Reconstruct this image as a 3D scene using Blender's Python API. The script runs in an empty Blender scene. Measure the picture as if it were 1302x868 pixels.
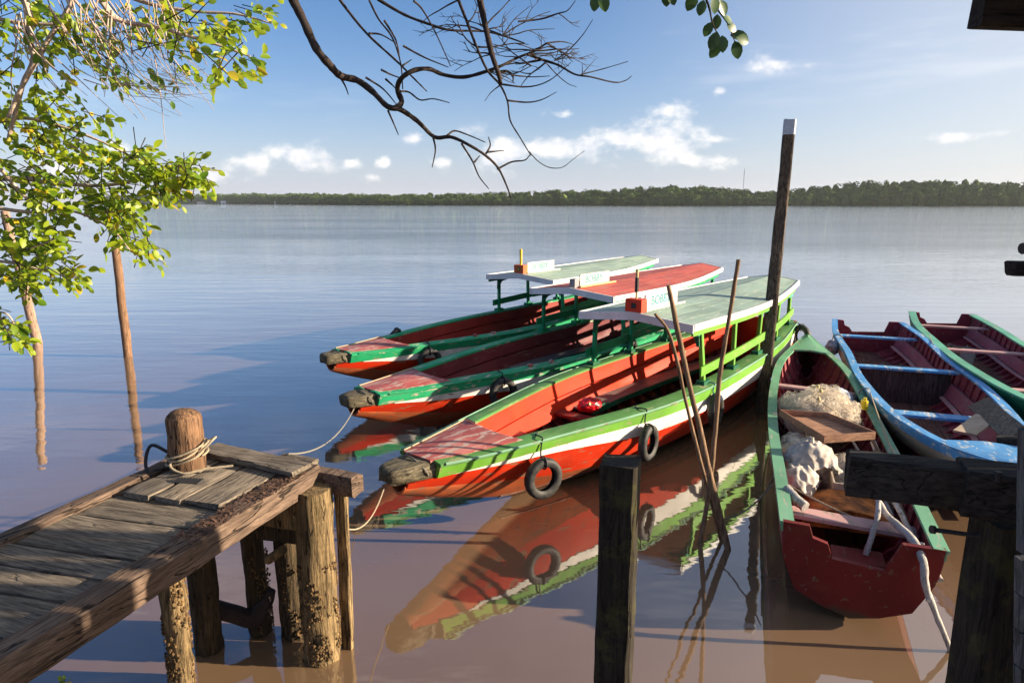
import bpy, math, random
from mathutils import Vector, Matrix, noise as mnoise

# ------------------------------------------------------------------ camera, sky, sun
sc = bpy.context.scene
PITCH = math.atan(176 / 868.0); CAMH = 3.4
cd = bpy.data.cameras.new('camera'); cam = bpy.data.objects.new('camera', cd)
sc.collection.objects.link(cam); sc.camera = cam
cd.lens = 24.0; cd.sensor_width = 36.0; cd.clip_start = 0.05; cd.clip_end = 60000
cam.location = (0, 0, CAMH); cam.rotation_euler = (math.pi / 2 - PITCH, 0, 0)

SUN_AZ = math.radians(-3.0); SUN_EL = math.radians(15.5)      # azimuth from +X towards +Y
sv = Vector((math.cos(SUN_EL) * math.cos(SUN_AZ), math.cos(SUN_EL) * math.sin(SUN_AZ), math.sin(SUN_EL)))
sl = bpy.data.lights.new('sun', 'SUN'); sl.energy = 5.0; sl.angle = math.radians(0.55); sl.color = (1.0, 0.83, 0.60)
so = bpy.data.objects.new('sun', sl); sc.collection.objects.link(so)
so.rotation_euler = sv.to_track_quat('Z', 'Y').to_euler(); so.location = (20, -4, 8)

def ray(px, py):
    v = (434 - py) / 868.0; c, s = math.cos(PITCH), math.sin(PITCH)
    return Vector(((px - 651) / 868.0, c + v * s, v * c - s))
def at(px, py, Y):            # the point at depth Y that the photograph shows at a pixel
    r = ray(px, py); return Vector((0, 0, CAMH)) + r * (Y / r.y)
def atz(px, py, z):           # the same on a level plane
    r = ray(px, py); return Vector((0, 0, CAMH)) + r * ((z - CAMH) / r.z)

w = bpy.data.worlds.new('World'); sc.world = w; w.use_nodes = True
nt = w.node_tree; N = nt.nodes; LK = nt.links; N.clear()
def nd(t, **k):
    n = N.new(t)
    for a, b in k.items(): setattr(n, a, b)
    return n
def mth(op, a, b=None, c=None, clamp=False):
    n = N.new('ShaderNodeMath'); n.operation = op; n.use_clamp = clamp
    for i, x in enumerate((a, b, c)):
        if x is None: continue
        if isinstance(x, (int, float)): n.inputs[i].default_value = x
        else: LK.new(x, n.inputs[i])
    return n.outputs[0]
sky = nd('ShaderNodeTexSky', sky_type='NISHITA', sun_disc=False)
sky.sun_elevation = math.radians(24); sky.sun_rotation = math.pi / 2 - SUN_AZ
sky.sun_elevation = SUN_EL
sky.air_density = 1.0; sky.dust_density = 0.0; sky.ozone_density = 4.0; sky.altitude = 0
tc = nd('ShaderNodeTexCoord'); sep = nd('ShaderNodeSeparateXYZ'); LK.new(tc.outputs['Generated'], sep.inputs[0])
az = mth('ARCTAN2', sep.outputs[0], sep.outputs[1]); el = mth('ARCSINE', sep.outputs[2])
blobs = [(640, 194, 52, 20), (706, 188, 44, 14), (785, 184, 56, 20), (850, 184, 54, 24), (866, 148, 24, 20), (888, 204, 34, 9),
         (918, 177, 26, 6), (985, 88, 28, 13), (715, 146, 17, 6), (388, 200, 32, 14), (325, 205, 20, 11), (445, 207, 11, 6),
         (488, 208, 10, 7), (475, 226, 11, 7), (525, 177, 11, 6), (562, 206, 11, 6), (262, 224, 34, 11), (150, 186, 14, 9),
         (1212, 174, 50, 6), (85, 212, 40, 16), (915, 115, 9, 5), (1500, 190, 60, 18), (-150, 200, 60, 20)]
comb = nd('ShaderNodeCombineXYZ'); LK.new(az, comb.inputs[0]); LK.new(el, comb.inputs[1])
r2 = None
for (px, py, wx, wy) in blobs:
    r = ray(px, py); a0 = math.atan2(r.x, r.y); e0 = math.atan2(r.z, math.hypot(r.x, r.y))
    k = math.cos(a0) / 868.0; sx, sy = 1 / (wx * k * math.cos(a0)), 1 / (wy * k)
    v = nd('ShaderNodeVectorMath', operation='MULTIPLY_ADD'); LK.new(comb.outputs[0], v.inputs[0])
    v.inputs[1].default_value = (sx, sy, 0); v.inputs[2].default_value = (-a0 * sx, -e0 * sy, 0)
    d = nd('ShaderNodeVectorMath', operation='DOT_PRODUCT'); LK.new(v.outputs[0], d.inputs[0]); LK.new(v.outputs[0], d.inputs[1])
    r2 = d.outputs['Value'] if r2 is None else mth('MINIMUM', r2, d.outputs['Value'])
acc = mth('DIVIDE', 1.0, mth('ADD', 1.0, mth('POWER', r2, 1.4)))
def noise_w(scale, detail, rough, sz=1.0):
    mp = nd('ShaderNodeMapping'); LK.new(tc.outputs['Generated'], mp.inputs[0]); mp.inputs['Scale'].default_value = (1, 1, sz)
    n = nd('ShaderNodeTexNoise'); LK.new(mp.outputs[0], n.inputs['Vector'])
    n.inputs['Scale'].default_value = scale; n.inputs['Detail'].default_value = detail; n.inputs['Roughness'].default_value = rough
    return n.outputs['Fac']
def ramp_w(x, a, b, lo=0.0, hi=1.0):
    n = nd('ShaderNodeMapRange', interpolation_type='SMOOTHSTEP'); LK.new(x, n.inputs[0])
    n.inputs[1].default_value = a; n.inputs[2].default_value = b; n.inputs[3].default_value = lo; n.inputs[4].default_value = hi
    return n.outputs[0]
nz = noise_w(22, 8, 0.58, 1.5)
dens = mth('ADD', acc, mth('MULTIPLY', mth('SUBTRACT', nz, 0.5), 3.3))
cmask = mth('MULTIPLY', ramp_w(dens, 0.32, 1.30), 0.86)
cmask = mth('MULTIPLY', cmask, ramp_w(acc, 0.04, 0.36))
cir = mth('MULTIPLY', ramp_w(noise_w(2.6, 4, 0.6, 7.0), 0.50, 0.78), 0.34)
cir = mth('MULTIPLY', cir, ramp_w(el, 0.02, 0.20))
ccol = nd('ShaderNodeMix', data_type='RGBA'); LK.new(ramp_w(noise_w(40, 2, 0.6), 0.35, 0.65), ccol.inputs[0])
ccol.inputs[6].default_value = (5.6, 5.6, 5.9, 1); ccol.inputs[7].default_value = (7.2, 6.9, 6.5, 1)
hz = mth('POWER', 2.718, mth('MULTIPLY', mth('ABSOLUTE', el), -9.0))
m0 = nd('ShaderNodeMix', data_type='RGBA'); LK.new(mth('MULTIPLY', hz, 0.95), m0.inputs[0]); m0.inputs[7].default_value = (3.25, 3.5, 4.4, 1)
hs = nd('ShaderNodeHueSaturation'); hs.inputs['Saturation'].default_value = 1.18; LK.new(sky.outputs[0], hs.inputs['Color']); 
tn = nd('ShaderNodeMix', data_type='RGBA', blend_type='MULTIPLY'); tn.inputs[0].default_value = 1.0; LK.new(hs.outputs[0], tn.inputs[6]); tn.inputs[7].default_value = (0.96, 0.86, 0.92, 1); LK.new(tn.outputs[2], m0.inputs[6])
sd = nd('ShaderNodeVectorMath', operation='DOT_PRODUCT'); LK.new(tc.outputs['Generated'], sd.inputs[0]); sd.inputs[1].default_value = tuple(sv)
mg = nd('ShaderNodeMix', data_type='RGBA'); LK.new(ramp_w(sd.outputs['Value'], 0.0, 0.95, 0.0, 0.85), mg.inputs[0]); LK.new(m0.outputs[2], mg.inputs[6]); mg.inputs[7].default_value = (5.4, 5.2, 4.9, 1)
m1 = nd('ShaderNodeMix', data_type='RGBA'); LK.new(cir, m1.inputs[0]); LK.new(mg.outputs[2], m1.inputs[6]); m1.inputs[7].default_value = (6.2, 6.2, 6.4, 1)
m2 = nd('ShaderNodeMix', data_type='RGBA'); LK.new(cmask, m2.inputs[0]); LK.new(m1.outputs[2], m2.inputs[6]); LK.new(ccol.outputs[2], m2.inputs[7])
bg = nd('ShaderNodeBackground'); bg.inputs[1].default_value = 0.066; LK.new(m2.outputs[2], bg.inputs[0])
wo = nd('ShaderNodeOutputWorld'); LK.new(bg.outputs[0], wo.inputs[0])

sc.view_settings.view_transform = 'Standard'; sc.view_settings.look = 'None'
sc.view_settings.exposure = 1.45; sc.view_settings.gamma = 1.0
sc.render.engine = 'CYCLES'
sc.cycles.use_denoising = True; sc.cycles.use_adaptive_sampling = True; sc.cycles.adaptive_threshold = 0.02
sc.cycles.max_bounces = 6; sc.cycles.diffuse_bounces = 3; sc.cycles.glossy_bounces = 4
sc.cycles.caustics_reflective = False; sc.cycles.caustics_refractive = False

# ------------------------------------------------------------------ materials
MATS = {}
def newmat(name):
    m = bpy.data.materials.new(name); m.use_nodes = True; MATS[name] = m
    t = m.node_tree; t.nodes.clear()
    o = t.nodes.new('ShaderNodeOutputMaterial'); p = t.nodes.new('ShaderNodeBsdfPrincipled'); t.links.new(p.outputs[0], o.inputs[0])
    return m, t, p
class G:
    def __init__(s, t): s.t = t
    def n(s, ty, **k):
        x = s.t.nodes.new(ty)
        for a, b in k.items(): setattr(x, a, b)
        return x
    def l(s, a, b): s.t.links.new(a, b)
    def coord(s, scale=(1, 1, 1), rnd=True):
        c = s.n('ShaderNodeTexCoord'); v = c.outputs['Object']
        if rnd:
            oi = s.n('ShaderNodeObjectInfo'); mu = s.n('ShaderNodeMath', operation='MULTIPLY'); s.l(oi.outputs['Random'], mu.inputs[0]); mu.inputs[1].default_value = 37.0
            ad = s.n('ShaderNodeVectorMath', operation='ADD'); s.l(v, ad.inputs[0]); s.l(mu.outputs[0], ad.inputs[1]); v = ad.outputs[0]
        mp = s.n('ShaderNodeMapping'); s.l(v, mp.inputs[0]); mp.inputs['Scale'].default_value = scale
        return mp.outputs[0]
    def noise(s, vec, scale, detail=5, rough=0.55, dist=0.0):
        x = s.n('ShaderNodeTexNoise'); s.l(vec, x.inputs['Vector'])
        x.inputs['Scale'].default_value = scale; x.inputs['Detail'].default_value = detail; x.inputs['Roughness'].default_value = rough
        x.inputs['Distortion'].default_value = dist
        return x.outputs['Fac']
    def mr(s, x, a, b, lo=0.0, hi=1.0):
        r = s.n('ShaderNodeMapRange', interpolation_type='SMOOTHSTEP'); s.l(x, r.inputs[0])
        for i, q in enumerate((a, b, lo, hi)): r.inputs[i + 1].default_value = q
        return r.outputs[0]
    def mix(s, f, a, b, mode='MIX'):
        m = s.n('ShaderNodeMix', data_type='RGBA', blend_type=mode)
        if isinstance(f, (int, float)): m.inputs[0].default_value = f
        else: s.l(f, m.inputs[0])
        for i, q in ((6, a), (7, b)):
            if isinstance(q, tuple): m.inputs[i].default_value = (q[0], q[1], q[2], 1)
            else: s.l(q, m.inputs[i])
        return m.outputs[2]
    def bump(s, h, strength, dist, p, normal=None):
        b = s.n('ShaderNodeBump'); b.inputs['Strength'].default_value = strength; b.inputs['Distance'].default_value = dist
        s.l(h, b.inputs['Height'])
        if normal: s.l(normal, b.inputs['Normal'])
        s.l(b.outputs[0], p.inputs['Normal']); return b.outputs[0]
    def math(s, op, a, b):
        m = s.n('ShaderNodeMath', operation=op)
        for i, q in enumerate((a, b)):
            if isinstance(q, (int, float)): m.inputs[i].default_value = q
            else: s.l(q, m.inputs[i])
        return m.outputs[0]
def mul(c, k): return tuple(min(1, x * k) for x in c)

def paint(name, col, wear=0.5, under=(0.20, 0.15, 0.11), grain='x', rough=0.5, old=None, slime=False):
    """old boat paint on wood: uneven tone, scuffs and chips down to the wood, grime"""
    m, t, p = newmat(name); g = G(t)
    sx = {'x': (0.25, 1, 1), 'y': (1, 0.25, 1), 'z': (1, 1, 0.25)}[grain]
    v1 = g.coord(); v2 = g.coord(sx)
    tone = g.noise(v1, 1.6, 4); fade = g.noise(v2, 5.0, 4, 0.6)
    c = g.mix(g.mr(tone, 0.3, 0.7), mul(col, 0.78), mul(col, 1.12))
    oldc = old or tuple(0.6 * a + 0.4 * (0.35 * sum(col) / 3 + 0.18) for a in col)
    c = g.mix(g.mr(fade, 0.52, 0.75, 0, 0.75 * wear + 0.1), c, oldc)
    chip = g.noise(v2, 13, 6, 0.70)
    cm = g.mr(chip, 0.665 - 0.14 * wear, 0.690 - 0.13 * wear)
    c = g.mix(cm, c, under)
    gr = g.noise(v2, 3.0, 4, 0.7)
    c = g.mix(g.mr(gr, 0.55, 0.8, 0, 0.5 * wear), c, mul(under, 0.45))
    if slime:
        cc = g.n('ShaderNodeTexCoord'); sp = g.n('ShaderNodeSeparateXYZ'); g.l(cc.outputs['Object'], sp.inputs[0])
        zz = g.math('ADD', sp.outputs[2], g.math('MULTIPLY', g.noise(g.coord((1.5, 1.5, 0.3), False), 3.5, 5, 0.6), -0.22))
        c = g.mix(g.mr(zz, 0.03, -0.05, 0, 0.85), c, (0.055, 0.040, 0.022))
    g.l(c, p.inputs['Base Color'])
    g.l(g.mr(fade, 0.3, 0.7, rough - 0.05, rough + 0.25), p.inputs['Roughness']); p.inputs['Specular IOR Level'].default_value = 0.22
    fine = g.noise(v2, 40, 2)
    h = g.math('SUBTRACT', g.math('MULTIPLY', fine, 0.35), cm)
    g.bump(h, 0.35, 0.004, p)
    return m
def wood(name, c1, c2, grain='x', crack=0.5, moss=None, rough=0.85, bstr=0.8, scale=1.0):
    m, t, p = newmat(name); g = G(t)
    k = 0.09
    sx = {'x': (k, 1, 1), 'y': (1, k, 1), 'z': (1, 1, k)}[grain]
    v1 = g.coord(); v2 = g.coord(sx)
    big = g.noise(v1, 2.2 * scale, 5); gr = g.noise(v2, 46 * scale, 5, 0.7, 0.3); gr2 = g.noise(v2, 130 * scale, 2, 0.6)
    crk = g.noise(v2, 13 * scale, 3, 0.5, 0.6)
    c = g.mix(g.mr(gr, 0.30, 0.70), c1, c2)
    c = g.mix(g.mr(big, 0.35, 0.7, 0, 0.6), c, tuple((a + b) / 2 * 0.55 for a, b in zip(c1, c2)))
    band = g.math('ABSOLUTE', g.math('SUBTRACT', crk, 0.5), 0.0)
    ck = g.mr(band, 0.016, 0.004)
    c = g.mix(g.math('MULTIPLY', ck, crack), c, mul(c1, 0.15))
    if moss:
        ms = g.noise(v1, 7, 8, 0.7); c = g.mix(g.mr(ms, 0.5, 0.66, 0, 0.8), c, moss)
    g.l(c, p.inputs['Base Color']); p.inputs['Roughness'].default_value = rough
    p.inputs['Specular IOR Level'].default_value = 0.25
    h = g.math('SUBTRACT', g.math('ADD', g.math('MULTIPLY', gr, 1.0), g.math('MULTIPLY', gr2, 0.4)), g.math('MULTIPLY', ck, 0.9))
    g.bump(h, bstr, 0.012 / scale, p)
    return m
def plain(name, col, rough=0.7, var=0.25, scale=20, bump=0.2, spec=0.4, bd=0.004):
    m, t, p = newmat(name); g = G(t); v = g.coord()
    n = g.noise(v, scale, 6, 0.6)
    g.l(g.mix(g.mr(n, 0.3, 0.7), mul(col, 1 - var), mul(col, 1 + var)), p.inputs['Base Color'])
    p.inputs['Roughness'].default_value = rough; p.inputs['Specular IOR Level'].default_value = spec
    if bump: g.bump(n, bump, bd, p)
    return m

WOODU = (0.23, 0.17, 0.12)
paint('grass_green', (0.13, 0.33, 0.035), 0.45, (0.25, 0.22, 0.12))
paint('cap_green', (0.075, 0.20, 0.055), 0.6, (0.22, 0.25, 0.12), old=(0.16, 0.30, 0.12))
paint('teal_line', (0.17, 0.33, 0.22), 0.5)
paint('emerald', (0.012, 0.26, 0.105), 0.45, (0.24, 0.18, 0.13))
paint('emerald_worn', (0.02, 0.30, 0.13), 0.7, (0.45, 0.36, 0.30))
paint('dark_green', (0.006, 0.10, 0.045), 0.3)
paint('boat_white', (0.78, 0.74, 0.70), 0.30, (0.30, 0.24, 0.18))
paint('fascia_white', (0.74, 0.72, 0.72), 0.22, (0.40, 0.36, 0.33))
paint('hull_red', (0.50, 0.026, 0.004), 0.55, (0.25, 0.12, 0.07), old=(0.50, 0.06, 0.012), slime=True)
paint('hull_low', (0.42, 0.10, 0.035), 0.8, (0.22, 0.10, 0.06), old=(0.42, 0.19, 0.09), slime=True)
paint('line_orange', (0.56, 0.026, 0.002), 0.16, (0.28, 0.05, 0.02), old=(0.58, 0.045, 0.004))
paint('line_maroon', (0.13, 0.014, 0.020), 0.35, (0.18, 0.09, 0.08), old=(0.22, 0.07, 0.075))
paint('line_red', (0.24, 0.017, 0.012), 0.25, (0.26, 0.10, 0.08))
paint('rib_maroon', (0.16, 0.020, 0.018), 0.4, (0.16, 0.10, 0.08))
paint('deck_pink', (0.36, 0.085, 0.075), 0.95, (0.42, 0.30, 0.26), old=(0.46, 0.24, 0.22))
paint('roof_red', (0.46, 0.10, 0.075), 0.5, (0.36, 0.22, 0.18), old=(0.50, 0.22, 0.17))
paint('roof_green', (0.27, 0.37, 0.31), 0.6, (0.42, 0.46, 0.40), old=(0.40, 0.46, 0.39))
paint('roof_pale', (0.32, 0.42, 0.34), 0.5, (0.5, 0.5, 0.42), old=(0.46, 0.50, 0.40))
paint('name_white', (0.50, 0.52, 0.50), 0.25)
paint('sky_letter', (0.025, 0.24, 0.30), 0.2, (0.5, 0.55, 0.55))
paint('lamp_red', (0.62, 0.05, 0.02), 0.2)
paint('lamp_orange', (0.66, 0.12, 0.035), 0.35)
paint('open_green', (0.13, 0.31, 0.19), 0.6, (0.36, 0.32, 0.26), old=(0.22, 0.36, 0.27))
paint('open_teal', (0.02, 0.19, 0.095), 0.45, (0.25, 0.24, 0.18))
paint('open_teal_top', (0.10, 0.36, 0.25), 0.5, (0.34, 0.30, 0.24))
paint('boat_blue', (0.07, 0.28, 0.60), 0.75, (0.48, 0.50, 0.50), old=(0.28, 0.46, 0.66))
paint('boat_cream', (0.42, 0.38, 0.29), 0.75, (0.22, 0.17, 0.12))
paint('open_maroon', (0.20, 0.032, 0.045), 0.45, (0.22, 0.15, 0.14), old=(0.28, 0.10, 0.12))
paint('open_pink', (0.30, 0.095, 0.12), 0.5, (0.24, 0.16, 0.15), old=(0.34, 0.17, 0.19))
paint('transom_red', (0.13, 0.011, 0.011), 0.38, (0.13, 0.075, 0.05), old=(0.17, 0.045, 0.032), slime=True)
paint('seat_pink', (0.46, 0.27, 0.26), 0.6, (0.33, 0.25, 0.20))
paint('bench_grey', (0.16, 0.15, 0.15), 0.5)
wood('weathered', (0.055, 0.043, 0.034), (0.29, 0.24, 0.19), 'x', 0.45, bstr=0.6)
wood('weathered_y', (0.06, 0.047, 0.037), (0.32, 0.265, 0.21), 'y', 0.45, bstr=0.6)
wood('stringer_wood', (0.055, 0.035, 0.026), (0.22, 0.15, 0.11), 'y', 0.9, bstr=1.0)
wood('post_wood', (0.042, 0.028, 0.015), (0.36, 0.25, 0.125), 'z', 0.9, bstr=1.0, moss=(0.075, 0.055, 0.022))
wood('shaded_post', (0.016, 0.012, 0.009), (0.10, 0.068, 0.036), 'z', 0.9, bstr=1.0, moss=(0.04, 0.03, 0.014))  # post_wood darkened: the shade under the deck is put into the colour
wood('bollard_wood', (0.045, 0.026, 0.018), (0.36, 0.20, 0.11), 'z', 1.0, bstr=1.0, moss=(0.10, 0.055, 0.03))
wood('dark_post', (0.009, 0.0075, 0.006), (0.045, 0.035, 0.025), 'z', 0.6, moss=(0.06, 0.055, 0.018))
wood('pier_beam', (0.016, 0.013, 0.011), (0.070, 0.056, 0.045), 'x', 0.7)
wood('grey_plank', (0.06, 0.062, 0.066), (0.19, 0.19, 0.195), 'z', 0.6)
wood('pole_wood', (0.032, 0.023, 0.017), (0.20, 0.145, 0.10), 'z', 0.7)
wood('red_pole', (0.12, 0.065, 0.038), (0.38, 0.22, 0.13), 'z', 0.4, bstr=0.5)
wood('pale_pole', (0.20, 0.125, 0.09), (0.48, 0.33, 0.25), 'z', 0.4, bstr=0.5)
wood('stick_wood', (0.12, 0.07, 0.04), (0.36, 0.23, 0.14), 'z', 0.4, bstr=0.5)
wood('nose_wood', (0.022, 0.019, 0.015), (0.22, 0.185, 0.125), 'x', 0.25, moss=(0.035, 0.036, 0.018), bstr=0.8)
wood('crate_wood', (0.20, 0.095, 0.055), (0.50, 0.28, 0.18), 'x', 0.3, bstr=0.3)
wood('pale_plank', (0.38, 0.29, 0.21), (0.62, 0.50, 0.38), 'x', 0.3, bstr=0.3)
wood('bulkhead_wood', (0.035, 0.028, 0.028), (0.12, 0.09, 0.085), 'z', 0.6)
wood('floor_wood', (0.06, 0.035, 0.028), (0.19, 0.10, 0.08), 'x', 0.5)
wood('bark', (0.022, 0.016, 0.014), (0.060, 0.042, 0.036), 'z', 0.5, scale=3)
wood('pale_bark', (0.30, 0.22, 0.17), (0.62, 0.50, 0.42), 'z', 0.4, scale=3, bstr=0.4)
wood('peeled_stick', (0.30, 0.27, 0.25), (0.66, 0.62, 0.58), 'z', 0.5, scale=2)
plain('rubber', (0.028, 0.026, 0.026), 0.62, 0.6, 14, 0.5, 0.4)
plain('rope_pale', (0.33, 0.27, 0.19), 0.9, 0.3, 90, 0.6)
plain('rope_grey', (0.20, 0.18, 0.15), 0.9, 0.3, 90, 0.6)
plain('rope_black', (0.02, 0.02, 0.025), 0.6, 0.3, 90, 0.4)
plain('rope_blue', (0.03, 0.12, 0.28), 0.8, 0.3, 90, 0.4)
plain('iron', (0.030, 0.026, 0.024), 0.6, 0.3, 60, 0.3)
plain('net_fibre', (0.78, 0.69, 0.56), 0.8, 0.25, 12, 0.0)
plain('net_mass', (0.60, 0.50, 0.39), 0.95, 0.35, 45, 0.9, 0.2, 0.03)
plain('net_grey', (0.34, 0.29, 0.25), 0.9, 0.4, 30, 0.5, 0.2, 0.02)
plain('cloth_grey', (0.42, 0.37, 0.33), 0.9, 0.3, 9, 0.5, 0.2, 0.02)
plain('cloth_blue', (0.24, 0.30, 0.42), 0.8, 0.4, 9, 0.5, 0.3, 0.02)
plain('tarp_teal', (0.05, 0.42, 0.27), 0.6, 0.25, 14, 0.3)
plain('red_plastic', (0.62, 0.012, 0.022), 0.32, 0.2, 8, 0.3, 0.5, 0.01)
plain('yellow_plastic', (0.62, 0.48, 0.02), 0.45, 0.15)
plain('yellow_paint', (0.72, 0.46, 0.03), 0.5, 0.2)
plain('tan_wood', (0.50, 0.38, 0.18), 0.7, 0.2)
plain('black_paint', (0.02, 0.018, 0.02), 0.5, 0.2)
plain('rust', (0.36, 0.115, 0.022), 0.85, 0.7, 7, 0.6)
plain('grey_metal', (0.22, 0.23, 0.25), 0.5, 0.2)
plain('zinc', (0.42, 0.44, 0.47), 0.45, 0.15)
plain('far_wall', (0.80, 0.78, 0.75), 0.8, 0.05)
plain('far_roof', (0.45, 0.30, 0.26), 0.8, 0.1)
plain('mast_metal', (0.35, 0.36, 0.38), 0.6, 0.1)
plain('bank_mud', (0.12, 0.09, 0.06), 0.95, 0.3, 0.3, 0)
plain('crust', (0.105, 0.062, 0.026), 0.95, 0.85, 22, 0)
plain('dead_leaf', (0.10, 0.052, 0.034), 0.9, 0.4, 30, 0)

def leafmat(name, a, b, c, trans=0.35):
    m, t, p = newmat(name); g = G(t)
    ge = g.n('ShaderNodeNewGeometry'); r = ge.outputs['Random Per Island']
    oi = g.n('ShaderNodeObjectInfo'); q = g.math('FRACT', g.math('ADD', r, oi.outputs['Random']), 0.0)
    cr = g.n('ShaderNodeValToRGB'); g.l(q, cr.inputs[0])
    e = cr.color_ramp.elements; e[0].position = 0.0; e[0].color = (*a, 1); e[1].position = 1.0; e[1].color = (*c, 1)
    x = e.new(0.55); x.color = (*b, 1); x = e.new(0.90); x.color = (*b, 1)
    g.l(cr.outputs[0], p.inputs['Base Color']); p.inputs['Roughness'].default_value = 0.42
    tr = g.n('ShaderNodeBsdfTranslucent'); mixc = g.mix(1.0, cr.outputs[0], (1.0, 1.0, 0.35), 'MULTIPLY')
    br = g.n('ShaderNodeBrightContrast'); g.l(mixc, br.inputs[0]); br.inputs[1].default_value = 0.04
    g.l(br.outputs[0], tr.inputs[0])
    ms = g.n('ShaderNodeMixShader'); ms.inputs[0].default_value = trans
    g.l(p.outputs[0], ms.inputs[1]); g.l(tr.outputs[0], ms.inputs[2])
    out = [n for n in t.nodes if n.type == 'OUTPUT_MATERIAL'][0]; g.l(ms.outputs[0], out.inputs[0])
leafmat('leaf', (0.09, 0.20, 0.010), (0.30, 0.39, 0.012), (0.60, 0.43, 0.02), 0.5)
leafmat('leaf_dark', (0.016, 0.055, 0.007), (0.028, 0.085, 0.009), (0.04, 0.10, 0.012), 0.2)
def forest_mat():
    m, t, p = newmat('forest'); g = G(t); v = g.coord(rnd=False)
    ge = g.n('ShaderNodeNewGeometry')
    c = g.mix(ge.outputs['Random Per Island'], (0.05, 0.095, 0.020), (0.14, 0.20, 0.045))
    n = g.noise(v, 0.06, 5, 0.6)
    c = g.mix(g.mr(n, 0.35, 0.7), mul((0.06, 0.11, 0.025), 0.9), c)
    g.l(c, p.inputs['Base Color']); p.inputs['Roughness'].default_value = 0.9; p.inputs['Specular IOR Level'].default_value = 0.1
forest_mat()
def water_mat():
    m, t, p = newmat('water'); g = G(t)
    c = g.n('ShaderNodeTexCoord'); sp = g.n('ShaderNodeSeparateXYZ'); g.l(c.outputs['Object'], sp.inputs[0])
    def vec(sx, sy, rot=0):
        mp = g.n('ShaderNodeMapping'); g.l(c.outputs['Object'], mp.inputs[0]); mp.inputs['Scale'].default_value = (sx, sy, 1); mp.inputs['Rotation'].default_value = (0, 0, rot); return mp.outputs[0]
    silt = g.noise(vec(0.25, 0.25), 1.0, 4)
    g.l(g.mix(g.mr(silt, 0.3, 0.7), (0.165, 0.104, 0.060), (0.215, 0.137, 0.082)), p.inputs['Base Color'])
    p.inputs['IOR'].default_value = 1.5; p.inputs['Coat Weight'].default_value = 1.0; p.inputs['Coat IOR'].default_value = 2.2; p.inputs['Coat Roughness'].default_value = 0.01; p.inputs['Roughness'].default_value = 0.015; p.inputs['Specular Tint'].default_value = (0.80, 0.92, 1.0, 1)
    # lee of the landing: nearly calm; small wind ripples grow outwards
    wind = g.mr(sp.outputs[1], 16.0, 85.0, 0.0, 1.0)
    patch = g.noise(vec(0.012, 0.05), 1.0, 4, 0.6)
    n1 = g.noise(vec(0.7, 1.5, 0.12), 1.0, 3, 0.5)           # long lazy swell
    n2 = g.noise(vec(1.1, 6.0, -0.04), 1.0, 4, 0.6)          # ripples
    n3 = g.noise(vec(0.22, 1.1, 0.08), 1.0, 3, 0.5)
    amp2 = g.math('MULTIPLY', g.math('ADD', g.math('MULTIPLY', wind, 0.75), g.mr(sp.outputs[1], 6.0, 18.0, 0.035, 0.24)), g.mr(patch, 0.35, 0.65, 0.45, 1.2))
    h = g.math('ADD', g.math('MULTIPLY', n2, amp2), g.math('MULTIPLY', n1, g.math('ADD', g.math('MULTIPLY', wind, 0.5), 0.25)))
    h = g.math('ADD', h, g.math('MULTIPLY', n3, g.math('ADD', g.math('MULTIPLY', wind, 1.2), g.mr(sp.outputs[1], 9.0, 26.0, 0.0, 0.7))))
    bn = g.bump(h, 1.0, 0.030, p); g.l(bn, p.inputs['Coat Normal'])
water_mat()

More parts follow.
